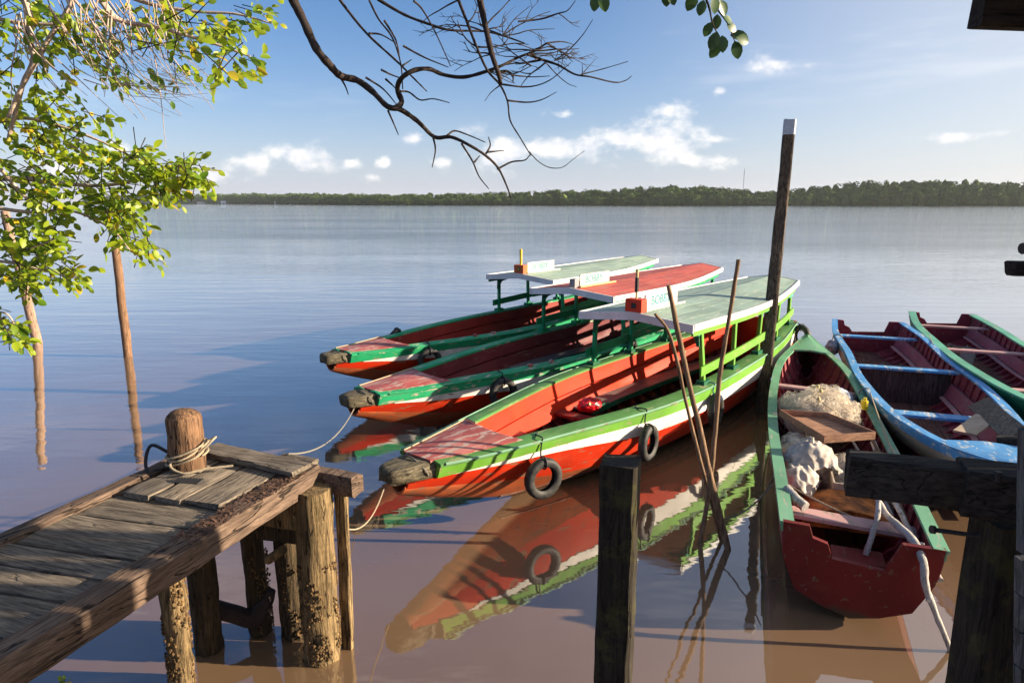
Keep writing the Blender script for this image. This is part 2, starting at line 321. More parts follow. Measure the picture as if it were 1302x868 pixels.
# ------------------------------------------------------------------ geometry helpers
COL = sc.collection
class MB:
    def __init__(s): s.v = []; s.f = []
    def add(s, vs, fs):
        k = len(s.v); s.v += [tuple(v) for v in vs]; s.f += [tuple(i + k for i in f) for f in fs]; return s
    def loft(s, rings, closed=True, cap=True):
        n = len(rings[0]); vs = [p for r in rings for p in r]; fs = []
        for i in range(len(rings) - 1):
            for j in range(n if closed else n - 1):
                a = i * n + j; b = i * n + (j + 1) % n
                fs.append((a, b, b + n, a + n))
        if cap:
            fs.append(tuple(range(n - 1, -1, -1))); fs.append(tuple(range((len(rings) - 1) * n, len(rings) * n)))
        return s.add(vs, fs)
    def box(s, x0, x1, y0, y1, z0, z1):
        return s.add([(x0, y0, z0), (x1, y0, z0), (x1, y1, z0), (x0, y1, z0), (x0, y0, z1), (x1, y0, z1), (x1, y1, z1), (x0, y1, z1)],
                     [(0, 3, 2, 1), (4, 5, 6, 7), (0, 1, 5, 4), (1, 2, 6, 5), (2, 3, 7, 6), (3, 0, 4, 7)])
    def tube(s, pts, r, n=6, cap=True):
        pts = [Vector(p) for p in pts]; m = len(pts)
        rr = r if isinstance(r, (list, tuple)) else [r] * m
        rings = []; up = None
        for i, p in enumerate(pts):
            d = (pts[min(i + 1, m - 1)] - pts[max(i - 1, 0)])
            if d.length < 1e-9: d = Vector((0, 0, 1))
            d.normalize()
            if up is None: up = d.orthogonal().normalized()
            up = (up - d * up.dot(d))
            up = up.normalized() if up.length > 1e-6 else d.orthogonal().normalized()
            q = d.cross(up)
            rings.append([p + (up * math.cos(2 * math.pi * k / n) + q * math.sin(2 * math.pi * k / n)) * rr[i] for k in range(n)])
        return s.loft(rings, True, cap)
    def beam(s, p0, p1, wd, ht, up=(0, 0, 1), seg=1, jit=0.0, cham=0.12, seed=0, taper=1.0):
        """a squared timber from p0 to p1 (centre line), wd across, ht along 'up', edges chamfered and uneven"""
        p0 = Vector(p0); p1 = Vector(p1); d = (p1 - p0).normalized(); up = Vector(up); side = d.cross(up).normalized(); up = side.cross(d)
        rnd = random.Random(seed * 7919 + 13); rings = []; ch = cham * min(wd, ht)
        for i in range(seg + 1):
            t = i / seg; c = p0.lerp(p1, t); k = 1 + (taper - 1) * t; a = wd / 2 * k; b = ht / 2 * k
            prof = [(a - ch, -b), (a, -b + ch), (a, b - ch), (a - ch, b), (-a + ch, b), (-a, b - ch), (-a, -b + ch), (-a + ch, -b)]
            j = jit
            rings.append([c + side * (x + rnd.uniform(-j, j)) + up * (y + rnd.uniform(-j, j)) + (d * rnd.uniform(-j, j) * (2.5 if i in (0, seg) else 0)) for x, y in prof])
        return s.loft(rings)
    def build(s, name, mat, parent=None, sharp=38, smooth=True):
        me = bpy.data.meshes.new(name); me.from_pydata(s.v, [], s.f); me.update()
        me.materials.append(MATS[mat])
        if smooth:
            me.polygons.foreach_set('use_smooth', [True] * len(me.polygons)); me.set_sharp_from_angle(angle=math.radians(sharp))
        o = bpy.data.objects.new(name, me); COL.objects.link(o)
        if parent: o.parent = parent
        return o
def tag(o, label, cat, group=None):
    o['label'] = label; o['category'] = cat
    if group: o['group'] = group
    return o
def thing(name, label, cat, loc=(0, 0, 0), rz=0.0, group=None):
    o = bpy.data.objects.new(name, None); COL.objects.link(o); o.location = loc; o.rotation_euler = (0, 0, rz); o.empty_display_size = 0.2
    return tag(o, label, cat, group)
def child(me, name, parent, loc=(0, 0, 0), rot=(0, 0, 0), scale=(1, 1, 1)):
    o = bpy.data.objects.new(name, me); COL.objects.link(o); o.parent = parent; o.location = loc; o.rotation_euler = rot; o.scale = scale; return o
def spline(k, v):
    n = len(k); h = [k[i + 1] - k[i] for i in range(n - 1)]
    # monotone-ish Hermite tangents
    dl = [(v[i + 1] - v[i]) / h[i] for i in range(n - 1)]
    m = [dl[0]] + [(dl[i - 1] * h[i] + dl[i] * h[i - 1]) / (h[i - 1] + h[i]) for i in range(1, n - 1)] + [dl[-1]]
    def f(s):
        s = max(k[0], min(k[-1], s)); i = 0
        while i < n - 2 and s > k[i + 1]: i += 1
        t = (s - k[i]) / h[i]; t2 = t * t; t3 = t2 * t
        return (2 * t3 - 3 * t2 + 1) * v[i] + (t3 - 2 * t2 + t) * h[i] * m[i] + (-2 * t3 + 3 * t2) * v[i + 1] + (t3 - t2) * h[i] * m[i + 1]
    return f
def curve(pts, sub=6):
    """smooth polyline through points"""
    pts = [Vector(p) for p in pts]; k = list(range(len(pts)))
    if len(pts) < 3: return [pts[0].lerp(pts[-1], i / sub) for i in range(sub + 1)]
    fs = [spline(k, [p[a] for p in pts]) for a in range(3)]
    n = (len(pts) - 1) * sub
    return [Vector((fs[0](i / sub), fs[1](i / sub), fs[2](i / sub))) for i in range(n + 1)]
def sag(a, b, drop, n=14):
    a = Vector(a); b = Vector(b)
    return [a.lerp(b, i / n) - Vector((0, 0, 4 * drop * (i / n) * (1 - i / n))) for i in range(n + 1)]
#@@PART2
# ------------------------------------------------------------------ river and far bank
m = MB(); m.add([(-9000, -60, 0), (9000, -60, 0), (9000, 14000, 0), (-9000, 14000, 0)], [(0, 1, 2, 3)])
wt = m.build('water', 'water'); wt['kind'] = 'structure'
bank_pts = [(-2600, 4200), (-1700, 3000), (-1000, 2250), (-450, 1500), (-250, 1180), (0, 1060), (400, 960), (900, 900), (1500, 930)]
m = MB(); rings = []
for (x, y) in bank_pts: rings.append([(x, y, -1), (x, y + 1, 0.5), (x, y + 30, 1.2), (x, y + 900, 2.0), (x, y + 900, -1)])
m.loft(rings, True, True); bo = m.build('far_bank', 'bank_mud'); bo['kind'] = 'structure'
bfx = spline([p[0] for p in bank_pts], [p[1] for p in bank_pts])
rnd = random.Random(5)
ICO_V = []; ICO_F = []
def ico():
    t = (1 + 5 ** .5) / 2
    vs = [Vector(v).normalized() for v in [(-1, t, 0), (1, t, 0), (-1, -t, 0), (1, -t, 0), (0, -1, t), (0, 1, t), (0, -1, -t), (0, 1, -t), (t, 0, -1), (t, 0, 1), (-t, 0, -1), (-t, 0, 1)]]
    fs = [(0, 11, 5), (0, 5, 1), (0, 1, 7), (0, 7, 10), (0, 10, 11), (1, 5, 9), (5, 11, 4), (11, 10, 2), (10, 7, 6), (7, 1, 8), (3, 9, 4), (3, 4, 2), (3, 2, 6), (3, 6, 8), (3, 8, 9), (4, 9, 5), (2, 4, 11), (6, 2, 10), (8, 6, 7), (9, 8, 1)]
    return vs, fs
def subdiv(vs, fs):
    vs = list(vs); mid = {}; out = []
    def mp(a, b):
        k = (min(a, b), max(a, b))
        if k not in mid: vs.append(((vs[a] + vs[b]) / 2).normalized()); mid[k] = len(vs) - 1
        return mid[k]
    for a, b, c in fs:
        x, y, z = mp(a, b), mp(b, c), mp(c, a); out += [(a, x, z), (b, y, x), (c, z, y), (x, y, z)]
    return vs, out
I1 = subdiv(*ico()); I2 = subdiv(*I1)
def blob(mb, c, rx, ry, rz, amp, freq, seed, lv=I1):
    off = Vector((seed * 3.1, seed * 1.7, seed * 2.3)); c = Vector(c)
    mb.add([c + Vector((v.x * rx, v.y * ry, v.z * rz)) * (1 + amp * mnoise.noise(v * freq + off)) for v in lv[0]], lv[1])
hgt = spline([-2600, -1000, -600, -330, -230, -150, -40, 60, 150, 300, 330, 440, 480, 700, 1500], [34, 31, 26, 21, 18, 18, 20, 22, 25, 27, 23, 27, 32, 34, 34])
fm = MB(); x = -2500
def clump(mb, c, rx, ry, rz, n, size):
    """leafy tufts over an ellipsoid: small tilted faces"""
    for _ in range(n):
        a = rnd.uniform(0, 6.283); z = rnd.uniform(-.55, 1); e = math.sqrt(max(0, 1 - z * z)); k = rnd.uniform(.8, 1.08)
        q = c + Vector((math.cos(a) * e * rx, -abs(math.sin(a) * e * ry) if rnd.random() < .8 else math.sin(a) * e * ry, z * rz)) * k
        d = Vector((rnd.uniform(-1, 1), rnd.uniform(-1, 1), rnd.uniform(-.6, .6))).normalized(); n2 = Vector((rnd.uniform(-1, 1), rnd.uniform(-1.2, .3), rnd.uniform(0, 1.2))); u = n2.cross(d).normalized() * size * rnd.uniform(.5, 1.0); d = d * size * rnd.uniform(.6, 1.1)
        mb.add([q - d, q + u * .8, q + d, q - u * .8], [(0, 1, 2, 3)])
while x < 1500:
    y = bfx(x); far = y / 1000.0; big = 1 if far < 1.4 else 1.9
    vis = abs((x / y) - .0) < .85
    for row in range(4):
        hh = hgt(x) * (1 + rnd.uniform(-.12, .08) + .16 * mnoise.noise(Vector((x * .011, row * 3.0, 7)))) * (.5, .74, .9, 1.0)[row]
        cx = x + rnd.uniform(-5, 5); cy = y + 4 + row * 11 + rnd.uniform(-3, 3); r = rnd.uniform(5.5, 8.5) * big
        blob(fm, (cx, cy + 2, hh * .40), r * 1.05, r * .7, hh * .52, .3, 2.0, rnd.uniform(0, 90))
        if vis:
            for k in range(4):
                c = Vector((cx + rnd.uniform(-.75, .75) * r, cy + rnd.uniform(-2, 2), hh * rnd.uniform(.55, .9) if k else hh * .86)); rr = r * rnd.uniform(.35, .6)
                c.z = min(c.z, hh - rr * .7); clump(fm, c, rr, rr, rr * .72, int(38 / (far ** .7)), 1.15 * big)
            clump(fm, Vector((cx, cy, hh * .35)), r, r * .8, hh * .35, int(46 / far), 1.3 * big)
    x += rnd.uniform(6, 8.5) * big
fo = fm.build('far_forest', 'forest', smooth=False)
fo['kind'] = 'stuff'; tag(fo, 'low dark green belt of riverside forest along the far bank', 'forest')
# a thin mast above the far forest and a few pale houses at the water's edge
p = at(945, 240, 1150); mast = thing('radio_mast', 'thin lattice radio mast rising above the far forest', 'mast', (p.x, 1150, 0))
mm = MB()
for a in range(3): mm.tube([(math.cos(a * 2.09) * .9, math.sin(a * 2.09) * .9, 0), (math.cos(a * 2.09) * .25, math.sin(a * 2.09) * .25, 58)], .16, 4)
mm.build('mast_leg', 'mast_metal', mast)
mm = MB()
for k in range(14): mm.beam((-.8 + k * .035, .3, 4 * k + 1), (.8 - k * .035, -.3, 4 * k + 4.5), .12, .12)
mm.build('lattice', 'mast_metal', mast)
mm = MB(); mm.box(-.9, .9, -.5, .5, 50, 51.2); mm.build('antenna', 'mast_metal', mast)
def far_house(px, wd, dp, ht, label, red=False):
    X = (px - 651) / 868.0; Y = 1200.0
    for _ in range(6): Y = bfx(X * Y * .98) - 6
    t = thing('waterside_house', label, 'house', (X * Y * .98, Y, 0.6), 0, 'houses on the far bank')
    a = MB(); a.box(-wd / 2, wd / 2, -dp / 2, dp / 2, 0, ht); a.build('wall', 'far_wall', t)
    a = MB(); a.add([(-wd / 2 - .6, -dp / 2 - .6, ht), (wd / 2 + .6, -dp / 2 - .6, ht), (wd / 2 + .6, dp / 2 + .6, ht), (-wd / 2 - .6, dp / 2 + .6, ht), (-wd / 2, 0, ht + 2.6), (wd / 2, 0, ht + 2.6)],
                    [(0, 1, 5, 4), (1, 2, 5), (2, 3, 4, 5), (3, 0, 4), (0, 3, 2, 1)]); a.build('roof', 'far_roof' if red else 'far_wall', t)
    a = MB(); a.box(-.9, .9, -dp / 2 - .1, -dp / 2 + .05, 0, 2.4); a.build('door', 'far_roof', t)
far_house(285, 17, 9, 5.5, 'white waterside house on the far bank nearest the left foliage')
far_house(258, 34, 10, 4.2, 'long low pale shed on the far bank', True)
far_house(352, 9, 7, 4.2, 'small white house on the far bank left of the red-roofed one')
far_house(371, 8, 6, 3.6, 'small house with reddish roof on the far bank', True)

# ------------------------------------------------------------------ boats
K = [0, .08, .2, .4, .65, .85, 1.0]
class Hull:
    def __init__(s, root, L, b, z, kind):
        s.root = root; s.L = L; s.b = spline(K, b); s.zg = spline(K, z)
        if kind == 'tent':
            s.zc = spline([0, .05, .1, .2, .35, .6, 1], [.755, .66, .55, .36, .23, .2, .30]); s.kc = spline([0, .1, .25, .5, 1], [.62, .56, .66, .77, .8])
            s.zk = spline([0, .05, .1, .2, .3, .5, .85, 1], [.70, .50, .33, .02, -.12, -.18, -.15, -.02])
        else:
            s.zc = spline([0, .05, .12, .25, .45, .7, 1], [.70, .56, .42, .26, .17, .14, .19]); s.kc = spline([0, .1, .25, .5, 1], [.5, .55, .66, .74, .74])
            s.zk = spline([0, .05, .12, .22, .35, .5, .85, 1], [.62, .40, .16, -.04, -.10, -.12, -.07, .03])
    def pt(s, t, u, sg, off=0.0):
        b = s.b(t); zg = s.zg(t); zc = s.zc(t); bc = b * s.kc(t)
        if u <= 1:
            y = b + (bc - b) * u + .045 * math.sin(math.pi * u) * min(1, b / .6); z = zg + (zc - zg) * u
        else:
            k = u - 1; y = bc * (1 - k); z = zc + (s.zk(t) - zc) * k - .02 * math.sin(math.pi * k)
            return Vector((t * s.L, sg * y, z - off))
        return Vector((t * s.L, sg * max(0.004, y + off), z))
    def u_at(s, t, d): return d / max(.05, s.zg(t) - s.zc(t))
    def strip(s, name, mat, sg, t0, t1, u0, u1, off=0.0, th=.03, ns=48, nu=3, parent=None):
        rings = []
        for i in range(ns + 1):
            t = t0 + (t1 - t0) * i / ns; a = u0(t) if callable(u0) else u0; b = u1(t) if callable(u1) else u1
            us = [a + (b - a) * j / nu for j in range(nu + 1)]
            rings.append([s.pt(t, u, sg, off) for u in us] + [s.pt(t, u, sg, off - th) for u in reversed(us)])
        if sg > 0: rings = [list(reversed(r)) for r in rings]
        return MB().loft(rings).build(name, mat, parent or s.root)
    def bottom(s, mat, t0=0.0, t1=1.0, ns=48):
        rings = []
        us = [1, 1.25, 1.5, 1.75, 2.0]
        for i in range(ns + 1):
            t = t0 + (t1 - t0) * i / ns
            lo = [s.pt(t, u, -1, .0) for u in us] + [s.pt(t, u, 1, .0) for u in reversed(us[:-1])]
            rings.append(lo + [p + Vector((0, 0, .03)) for p in reversed(lo)])
        return MB().loft(rings).build('hull_bottom', mat, s.root)
    def half_at(s, t, z):
        zc, zk, b = s.zc(t), s.zk(t), s.b(t); bc = b * s.kc(t)
        if z < zc: return max(0, bc * (z - zk) / (zc - zk))
        return bc + (b - bc) * min(1, (z - zc) / (s.zg(t) - zc))
    def cap(s, mat, sg, wid, t0, t1, th=.035, camber=.02, out=.025, ns=48, name='gunwale', lift=0.0):
        rings = []
        for i in range(ns + 1):
            t = t0 + (t1 - t0) * i / ns; b = s.b(t); z = s.zg(t) + lift; x = t * s.L
            wi = min(wid, b * .8)
            ys = [(b + out, -camber), (b - wi * .5, camber * .4), (b - wi, 0)]
            r = [(x, sg * y, z + dz + th) for y, dz in ys] + [(x, sg * y, z + dz + .001) for y, dz in reversed(ys)]
            rings.append(r if sg < 0 else list(reversed(r)))
        return MB().loft(rings).build(name, mat, s.root)
    def rib(s, t, mat, u0, depth=.06, wid=.05, inset=.03):
        path = []
        for sg in (-1, 1):
            us = [u0 + (1 - u0) * j / 4 for j in range(5)] + [1.3, 1.6, 1.9]
            pp = [(s.pt(t, u, sg, -inset if u <= 1 else 0), s.pt(t, u, sg, -inset - depth if u <= 1 else 0)) for u in us]
            pp = [(a + Vector((0, 0, 0 if u <= 1 else .032)), b + Vector((0, 0, 0 if u < 1 else .032 + depth))) for (a, b), u in zip(pp, us)]
            path += pp if sg < 0 else list(reversed(pp))
        rings = []
        for a, b in path:
            rings.append([a + Vector((-wid / 2, 0, 0)), a + Vector((wid / 2, 0, 0)), b + Vector((wid / 2, 0, 0)), b + Vector((-wid / 2, 0, 0))])
        return MB().loft(rings).build('rib', mat, s.root)
    def floor(s, mat, z, t0, t1, n=5, ns=24):
        for k in range(n):
            rings = []
            for i in range(ns + 1):
                t = t0 + (t1 - t0) * i / ns; h = s.half_at(t, z) + .012
                a = -h + 2 * h * k / n + .004; b = -h + 2 * h * (k + 1) / n - .004; x = t * s.L
                rings.append([(x, a, z), (x, b, z), (x, b, z - .02), (x, a, z - .02)])
            MB().loft(rings).build('floor_board', mat, s.root)
        rings = []
        for i in range(ns + 1):
            t = t0 + (t1 - t0) * i / ns; h = s.half_at(t, z - .03) + .012; x = t * s.L
            rings.append([(x, -h, z - .025), (x, h, z - .025), (x, h, z - .04), (x, -h, z - .04)])
        MB().loft(rings).build('floor_base', mat, s.root)
    def transom(s, mat, notch=None, capmat=None):
        t = 1.0; x = s.L; b = s.b(t); zg = s.zg(t) + .03; out = []
        left = [s.pt(t, u, 1, .004) for u in (0, .5, 1, 1.5)]; right = [s.pt(t, u, -1, .004) for u in (2.0, 1.5, 1, .5, 0)]
        ring = [(p.y, p.z) for p in left + right]
        ring[0] = (ring[0][0], zg); ring[-1] = (ring[-1][0], zg)
        if notch:        # list of (y fraction, drop) from the -b side to the +b side
            ring += [(f * b, zg - d) for f, d in notch]
        # triangulate as vertical strips: build by front polygon
        mb = MB(); n = len(ring)
        mb.add([(x + .005, y, z) for y, z in ring] + [(x - .045, y, z) for y, z in ring],
               [tuple(range(n)), tuple(range(2 * n - 1, n - 1, -1))] + [(i, (i + n), (i + 1) % n + n, (i + 1) % n) for i in range(n)])
        return mb.build('transom', mat, s.root, smooth=False)
    def thwart(s, t, z, mat, wid=.22, th=.035, inset=.04, name='thwart', skew=0.0):
        h = s.half_at(t, z) - inset; x = t * s.L
        return MB().beam((x - skew, -h, z), (x + skew, h, z), wid, th, seg=4, jit=.002).build(name, mat, s.root)

def text_mesh(body, size, mat, parent, mtx, extrude=.003):
    cu = bpy.data.curves.new('lettering', 'FONT'); cu.body = body; cu.size = size; cu.extrude = extrude; cu.align_x = 'CENTER'; cu.align_y = 'CENTER'; cu.resolution_u = 3
    to = bpy.data.objects.new('lettering_tmp', cu); COL.objects.link(to)
    bpy.context.view_layer.update()
    me = bpy.data.meshes.new_from_object(to.evaluated_get(bpy.context.evaluated_depsgraph_get()))
    bpy.data.objects.remove(to); me.materials.clear(); me.materials.append(MATS[mat]); me.transform(mtx)
    o = bpy.data.objects.new('lettering', me); COL.objects.link(o); o.parent = parent; return o

B1 = [.15, .362, .618, .964, .97, .823, .613]; Z1 = [.942, .905, .894, .884, .916, .984, 1.124]
def tent_boat(label, pos, th, bs, ls, st, seed):
    L = 9.718 * ls; root = thing('tent_boat', label, 'boat', (pos[0], pos[1], 0), th, 'covered river boats moored side by side')
    h = Hull(root, L, [x * bs for x in B1], Z1, 'tent')
    g0 = lambda t: h.u_at(t, spline([0, .06, .2, .4, 1], [.17, .13, .115, .145, .15])(t))
    wt_ = spline([0, .065, .12, .2, .34, .6, 1], [.0, .008, .05, .085, .19, .21, .25] if seed == 1 else [.0, .02, .085, .13, .20, .21, .25])
    g1 = lambda t: min(.97, g0(t) + h.u_at(t, wt_(t)))
    for sg in (-1, 1):
        h.strip('gunwale_strake', st['face'], sg, .038 if seed > 1 else .045, 1, 0, g0, .018, .045)
        h.strip('white_strake', 'boat_white', sg, .062, 1, lambda t: g0(t) + .002, lambda t: max(g0(t) + .012, g1(t)), .006, .033)
        h.strip('hull_strake', st['hull'], sg, .016, 1, lambda t: max(g0(t) + .004, g1(t) - .01) if t > .062 else g0(t) * .98, lambda t: 1.0, 0.0, .03)
        h.cap(st['cap'], sg, .19, .038 if seed > 1 else .045, 1)
        # moulding along the outer edge
        pts = [h.pt(t, 0, sg, .030) + Vector((0, 0, .012)) for t in [.05 + .95 * i / 40 for i in range(41)]]
        MB().tube(pts, .014, 6).build('moulding', st['mould'], root)
        h.strip('inner_skin', st['rib'], sg, .13, .97, .02, .99, -.036, .006, 30, 2)
        # lining boards with an open slot between them
        lin = lambda o: (lambda t: o)
        h.strip('lining_board', st['line'], sg, .13, .965, .0, lambda t: h.u_at(t, .20), -.155, .025, 40, 2)
        h.strip('lining_board', st['line'], sg, .13, .965, lambda t: h.u_at(t, .222), lambda t: min(.98, h.u_at(t, .44)), -.145, .025, 40, 2)
    h.bottom(st['low'], .014)
    for i in range(23): h.rib((.16 + .034 * i), st['rib'], .06, .10)
    h.floor('floor_wood', .15, .165, .985)
    h.transom(st['hull'])
    # nose block
    rings = []
    nl = 1.0 if seed == 1 else .84
    for i, (x, k) in enumerate([(-.02, .55), (.005, .82), (.05, .95), (.14, 1.0), (.25, 1.0), (.42, .98), (.52, .94)]):
        x *= nl; t = max(0, x / L); b = (h.b(t) * .86) * k; zt = h.zg(t) + .02; zb = max(h.zk(t) + .03, h.zg(t) - .15); zm = (zt + zb) / 2; hh = (zt - zb) / 2 * (k if i < 3 else 1)
        ring = []
        for a in range(16):
            an = 2 * math.pi * a / 16; cx, cz = math.cos(an), math.sin(an); e = .34
            yy = math.copysign(abs(cx) ** e, cx) * b; zz = math.copysign(abs(cz) ** e, cz) * hh
            q = mnoise.noise(Vector((x * 4, cx * 2 + seed, cz * 2))) * .03
            ring.append((x + q, yy * (1 + q), zm + zz + q))
        rings.append(ring)
    nb = MB().loft(rings).build('nose_block', 'nose_wood', root, sharp=50)
    lash = []
    for a in range(25):
        an = 2 * math.pi * a / 24; lash.append((.33 * nl + .03 * math.sin(an * 2), math.cos(an) * (h.b(.034) * .93), h.zg(.034) - .062 + math.sin(an) * .10))
    MB().tube(lash, .009, 5).build('lashing', 'rope_grey', nb)
    # foredeck sheet with a concave after edge
    rings = []
    for i in range(15):
        f = i / 14; ring = []
        for j in range(9):
            y = -1 + j / 4.0; xa = 1.55 - .12 * (1 - y * y) + .06 * y; x = .40 + (xa - .40) * f; t = x / L
            ring.append(Vector((x, y * (h.b(t) - .07), h.zg(t) + .042 + .035 * (1 - y * y) * min(1, f * 2))))
        rings.append(ring + [p - Vector((0, 0, .03)) for p in reversed(ring)])
    fd = MB().loft(rings).build('foredeck', st['deck'], root)
    e = [r[8] + Vector((-.002, .0, .012)) for r in rings] + [rings[-1][j] + Vector((0, 0, .012)) for j in (7, 6)]
    MB().tube(e, .009, 5).build('edge_line', 'rope_pale', fd)
    for t, z, in ((.255, .52), (.375, .50)): h.thwart(t, z, st['rib'], .22, .04, .06)
    # benches under the canopy
    for sg in (-1, 1):
        rings = []
        for i in range(13):
            t = .42 + .5 * i / 12; hw = h.half_at(t, .47) - .11; x = t * L
            rings.append([(x, sg * hw, .47), (x, sg * (hw - .34), .47), (x, sg * (hw - .34), .44), (x, sg * hw, .44)])
        bn = MB().loft(rings).build('bench', 'bench_grey', root)
        rings = [[(r[1][0], r[1][1] - sg * .0, .475), (r[1][0], r[1][1] - sg * .025, .475), (r[1][0], r[1][1] - sg * .025, .40), (r[1][0], r[1][1], .40)] for r in rings]
        MB().loft(rings).build('bench_edge', 'dark_green', bn)
        for i in range(5):
            t = .44 + .11 * i; hw = h.half_at(t, .47) - .2
            MB().beam((t * L, sg * (hw - .2), .15), (t * L, sg * (hw - .2), .45), .05, .05, up=(1, 0, 0)).build('bench_leg', st['rib'], bn)
    # canopy
    x0, x1 = st['roof_x']; wf = spline([0, .35, .6, .8, 1], [.90, .93, .86, .70, .50]); W = lambda x: wf((x - x0) / (x1 - x0)) * bs
    zf = spline([0, .5, 1], [1.80, 1.815, 1.90]); Z = lambda x: zf((x - x0) / (x1 - x0)); CR = .085
    def roofpt(x, y, dz=0): return Vector((x, y * W(x), Z(x) + CR * (1 - abs(y)) + dz))
    xs = [x0 + (x1 - x0) * i / 16 for i in range(17)]; ys = [-1, -.5, 0, .5, 1]
    roof = MB().loft([[roofpt(x, y * .985, -.012) for y in ys] + [roofpt(x, y * .985, -.034) for y in reversed(ys)] for x in xs]).build('roof', 'fascia_white', root)
    nP = 8
    for k in range(nP):
        a, b = -1 + 2 * k / nP + .004, -1 + 2 * (k + 1) / nP - .004
        rr = [[roofpt(x, a), roofpt(x, b), roofpt(x, b, -.011), roofpt(x, a, -.011)] for x in xs]
        MB().loft([list(reversed(r)) for r in rr]).build('roof_plank', st['roof'], roof)
    ff = [(-1, 0), (-.5, 0), (0, 0), (.5, 0), (1, 0)]
    for xe, d in ((x0, -.028), (x1, .0)):
        yy = [-1.02, -.5, 0, .5, 1.02]
        rr = []
        for y in yy:
            p = roofpt(xe, y, .012); p.z = Z(xe) + CR * max(0, 1 - abs(y)) + .012
            rr.append([p + Vector((d, 0, 0)), p + Vector((d + .026, 0, 0)), p + Vector((d + .026, 0, -.115)), p + Vector((d, 0, -.115))])
        MB().loft(rr).build('fascia_board', 'fascia_white', roof, smooth=False)
    for sg in (-1, 1):
        rr = []
        for x in xs:
            y = sg * (W(x) + .004); z = Z(x) + .016
            rr.append([(x, y, z), (x, y + sg * .024, z), (x, y + sg * .024, z - .095), (x, y, z - .095)])
        if sg < 0: rr = [list(reversed(r)) for r in rr]
        MB().loft(rr).build('fascia_board', 'fascia_white', roof)
        rr = []
        for x in xs[0:-1]:
            x = x + .03; y = sg * (W(x) - .03); z = Z(x) - .055
            rr.append([(x, y, z), (x, y + sg * .03, z), (x, y + sg * .03, z - .10), (x, y, z - .10)])
        if sg < 0: rr = [list(reversed(r)) for r in rr]
        MB().loft(rr).build('eave_beam', st['post'][sg], root)
        # posts, feet and rail
        px = [x0 + .35 + (x1 - x0 - .95) * i / 4 for i in range(5)]; pos_ = []
        for i, x in enumerate(px):
            t = x / L; a = Vector((x, sg * (h.b(t) - .10), h.zg(t) + .03)); b = Vector((x, sg * (W(x) - .055), Z(x) - .075))
            if i == 0: a.x += .05
            pos_.append((a, b)); po = MB().beam(a, b, .06, .065, up=(1, 0, 0), seg=3, jit=.002).build('canopy_post', st['post'][sg], root)
            MB().box(a.x - .10, a.x + .10, a.y - .06, a.y + .06, a.z - .006, a.z + .06).build('post_foot', st['foot'][sg], po)
        a, b = pos_[0]; tri = [(b.y + sg * .0, b.z + .02), (b.y - sg * .34, b.z + .02), (b.y - sg * .30, b.z - .02), (b.y - sg * .13, b.z - .08), (b.y - sg * .05, b.z - .17), (b.y - sg * .02, b.z - .27), (b.y + sg * .02, b.z - .27)]
        mb = MB(); n = len(tri); xx = b.x - .06
        mb.add([(xx, y, z) for y, z in tri] + [(xx + .03, y, z) for y, z in tri], [tuple(range(n)), tuple(range(2 * n - 1, n - 1, -1))] + [(i, i + n, (i + 1) % n + n, (i + 1) % n) for i in range(n)])
        mb.build('corner_bracket', 'dark_green', root, smooth=False)
        rr = []
        xr = [px[0] - .12 + (px[-1] + .18 - px[0] + .12) * i / 14 for i in range(15)]
        for x in xr:
            t = x / L; z = 1.135 + .048 * (x - px[0]); zb = h.zg(t) + .03; f = (z - zb) / (Z(x) - .075 - zb); y = (h.b(t) - .10) * (1 - f) + (W(x) - .055) * f + .036
            rr.append([(x, sg * y, z + .065), (x, sg * (y + .024), z + .065), (x, sg * (y + .024), z - .065), (x, sg * y, z - .065)])
        if sg < 0: rr = [list(reversed(r)) for r in rr]
        MB().loft(rr).build('side_rail', st['post'][sg], root)
    # name board along the ridge, lamp box
    xb = x0 + st.get('board_x', .22); zb = Z(xb) + CR
    nbd = MB().beam((xb, -.05, zb + .125), (xb + .98, -.05, zb + .125), .024, .21, seg=2, jit=.001, cham=.05).build('name_board', 'name_white', root)
    MB().beam((xb - .05, -.09, zb + .012), (xb + 1.15, -.09, zb + .012), .05, .03).build('batten', 'tan_wood' if seed == 2 else 'name_white', nbd)
    text_mesh('BOBBY', .19, 'sky_letter', nbd, Matrix.Translation((xb + .45, -.064, zb + .125)) @ Matrix.Rotation(math.pi / 2, 4, 'X'))
    if st['lamp']:
        lx = x0 + .06; zl = Z(lx) + CR
        lb = MB().beam((lx, -.13, zl + .10), (lx, .13, zl + .10), .16, .18, seg=1, cham=.04).build('lamp_box', st['lamp'], root)
        if seed == 1:
            MB().box(lx - .083, lx - .07, -.045, .035, zl + .06, zl + .14).build('lamp_opening', 'black_paint', lb)
        else:
            MB().tube([(lx - .083, 0, zl + .10), (lx - .07, 0, zl + .10)], .045, 14).build('lamp_opening', 'dark_green', lb)
            MB().tube([(lx - .087, 0, zl + .10), (lx - .084, 0, zl + .10)], .022, 12).build('lamp_lens', 'yellow_paint', lb)
        zz = zl + .19
        for (za, zb_, r, mt) in st['rod']: MB().tube([(lx, .0, zz + za), (lx, .0, zz + zb_)], r, 8).build('rod', mt, lb)
    else:
        lx = x0 + .05; zl = Z(lx) + CR
        MB().box(lx, lx + .13, -.06, .06, zl, zl + .16).build('lamp_block', 'grey_metal', root)
    # small cleats on the side decks
    for sg in ((-1,) if seed > 1 else ()):
        for t in (.30, .345): MB().box(t * L - .04, t * L + .04, sg * (h.b(t) - .09) - .03, sg * (h.b(t) - .09) + .03, h.zg(t) + .035, h.zg(t) + .075).build('cleat', 'deck_pink', root)
    return root, h
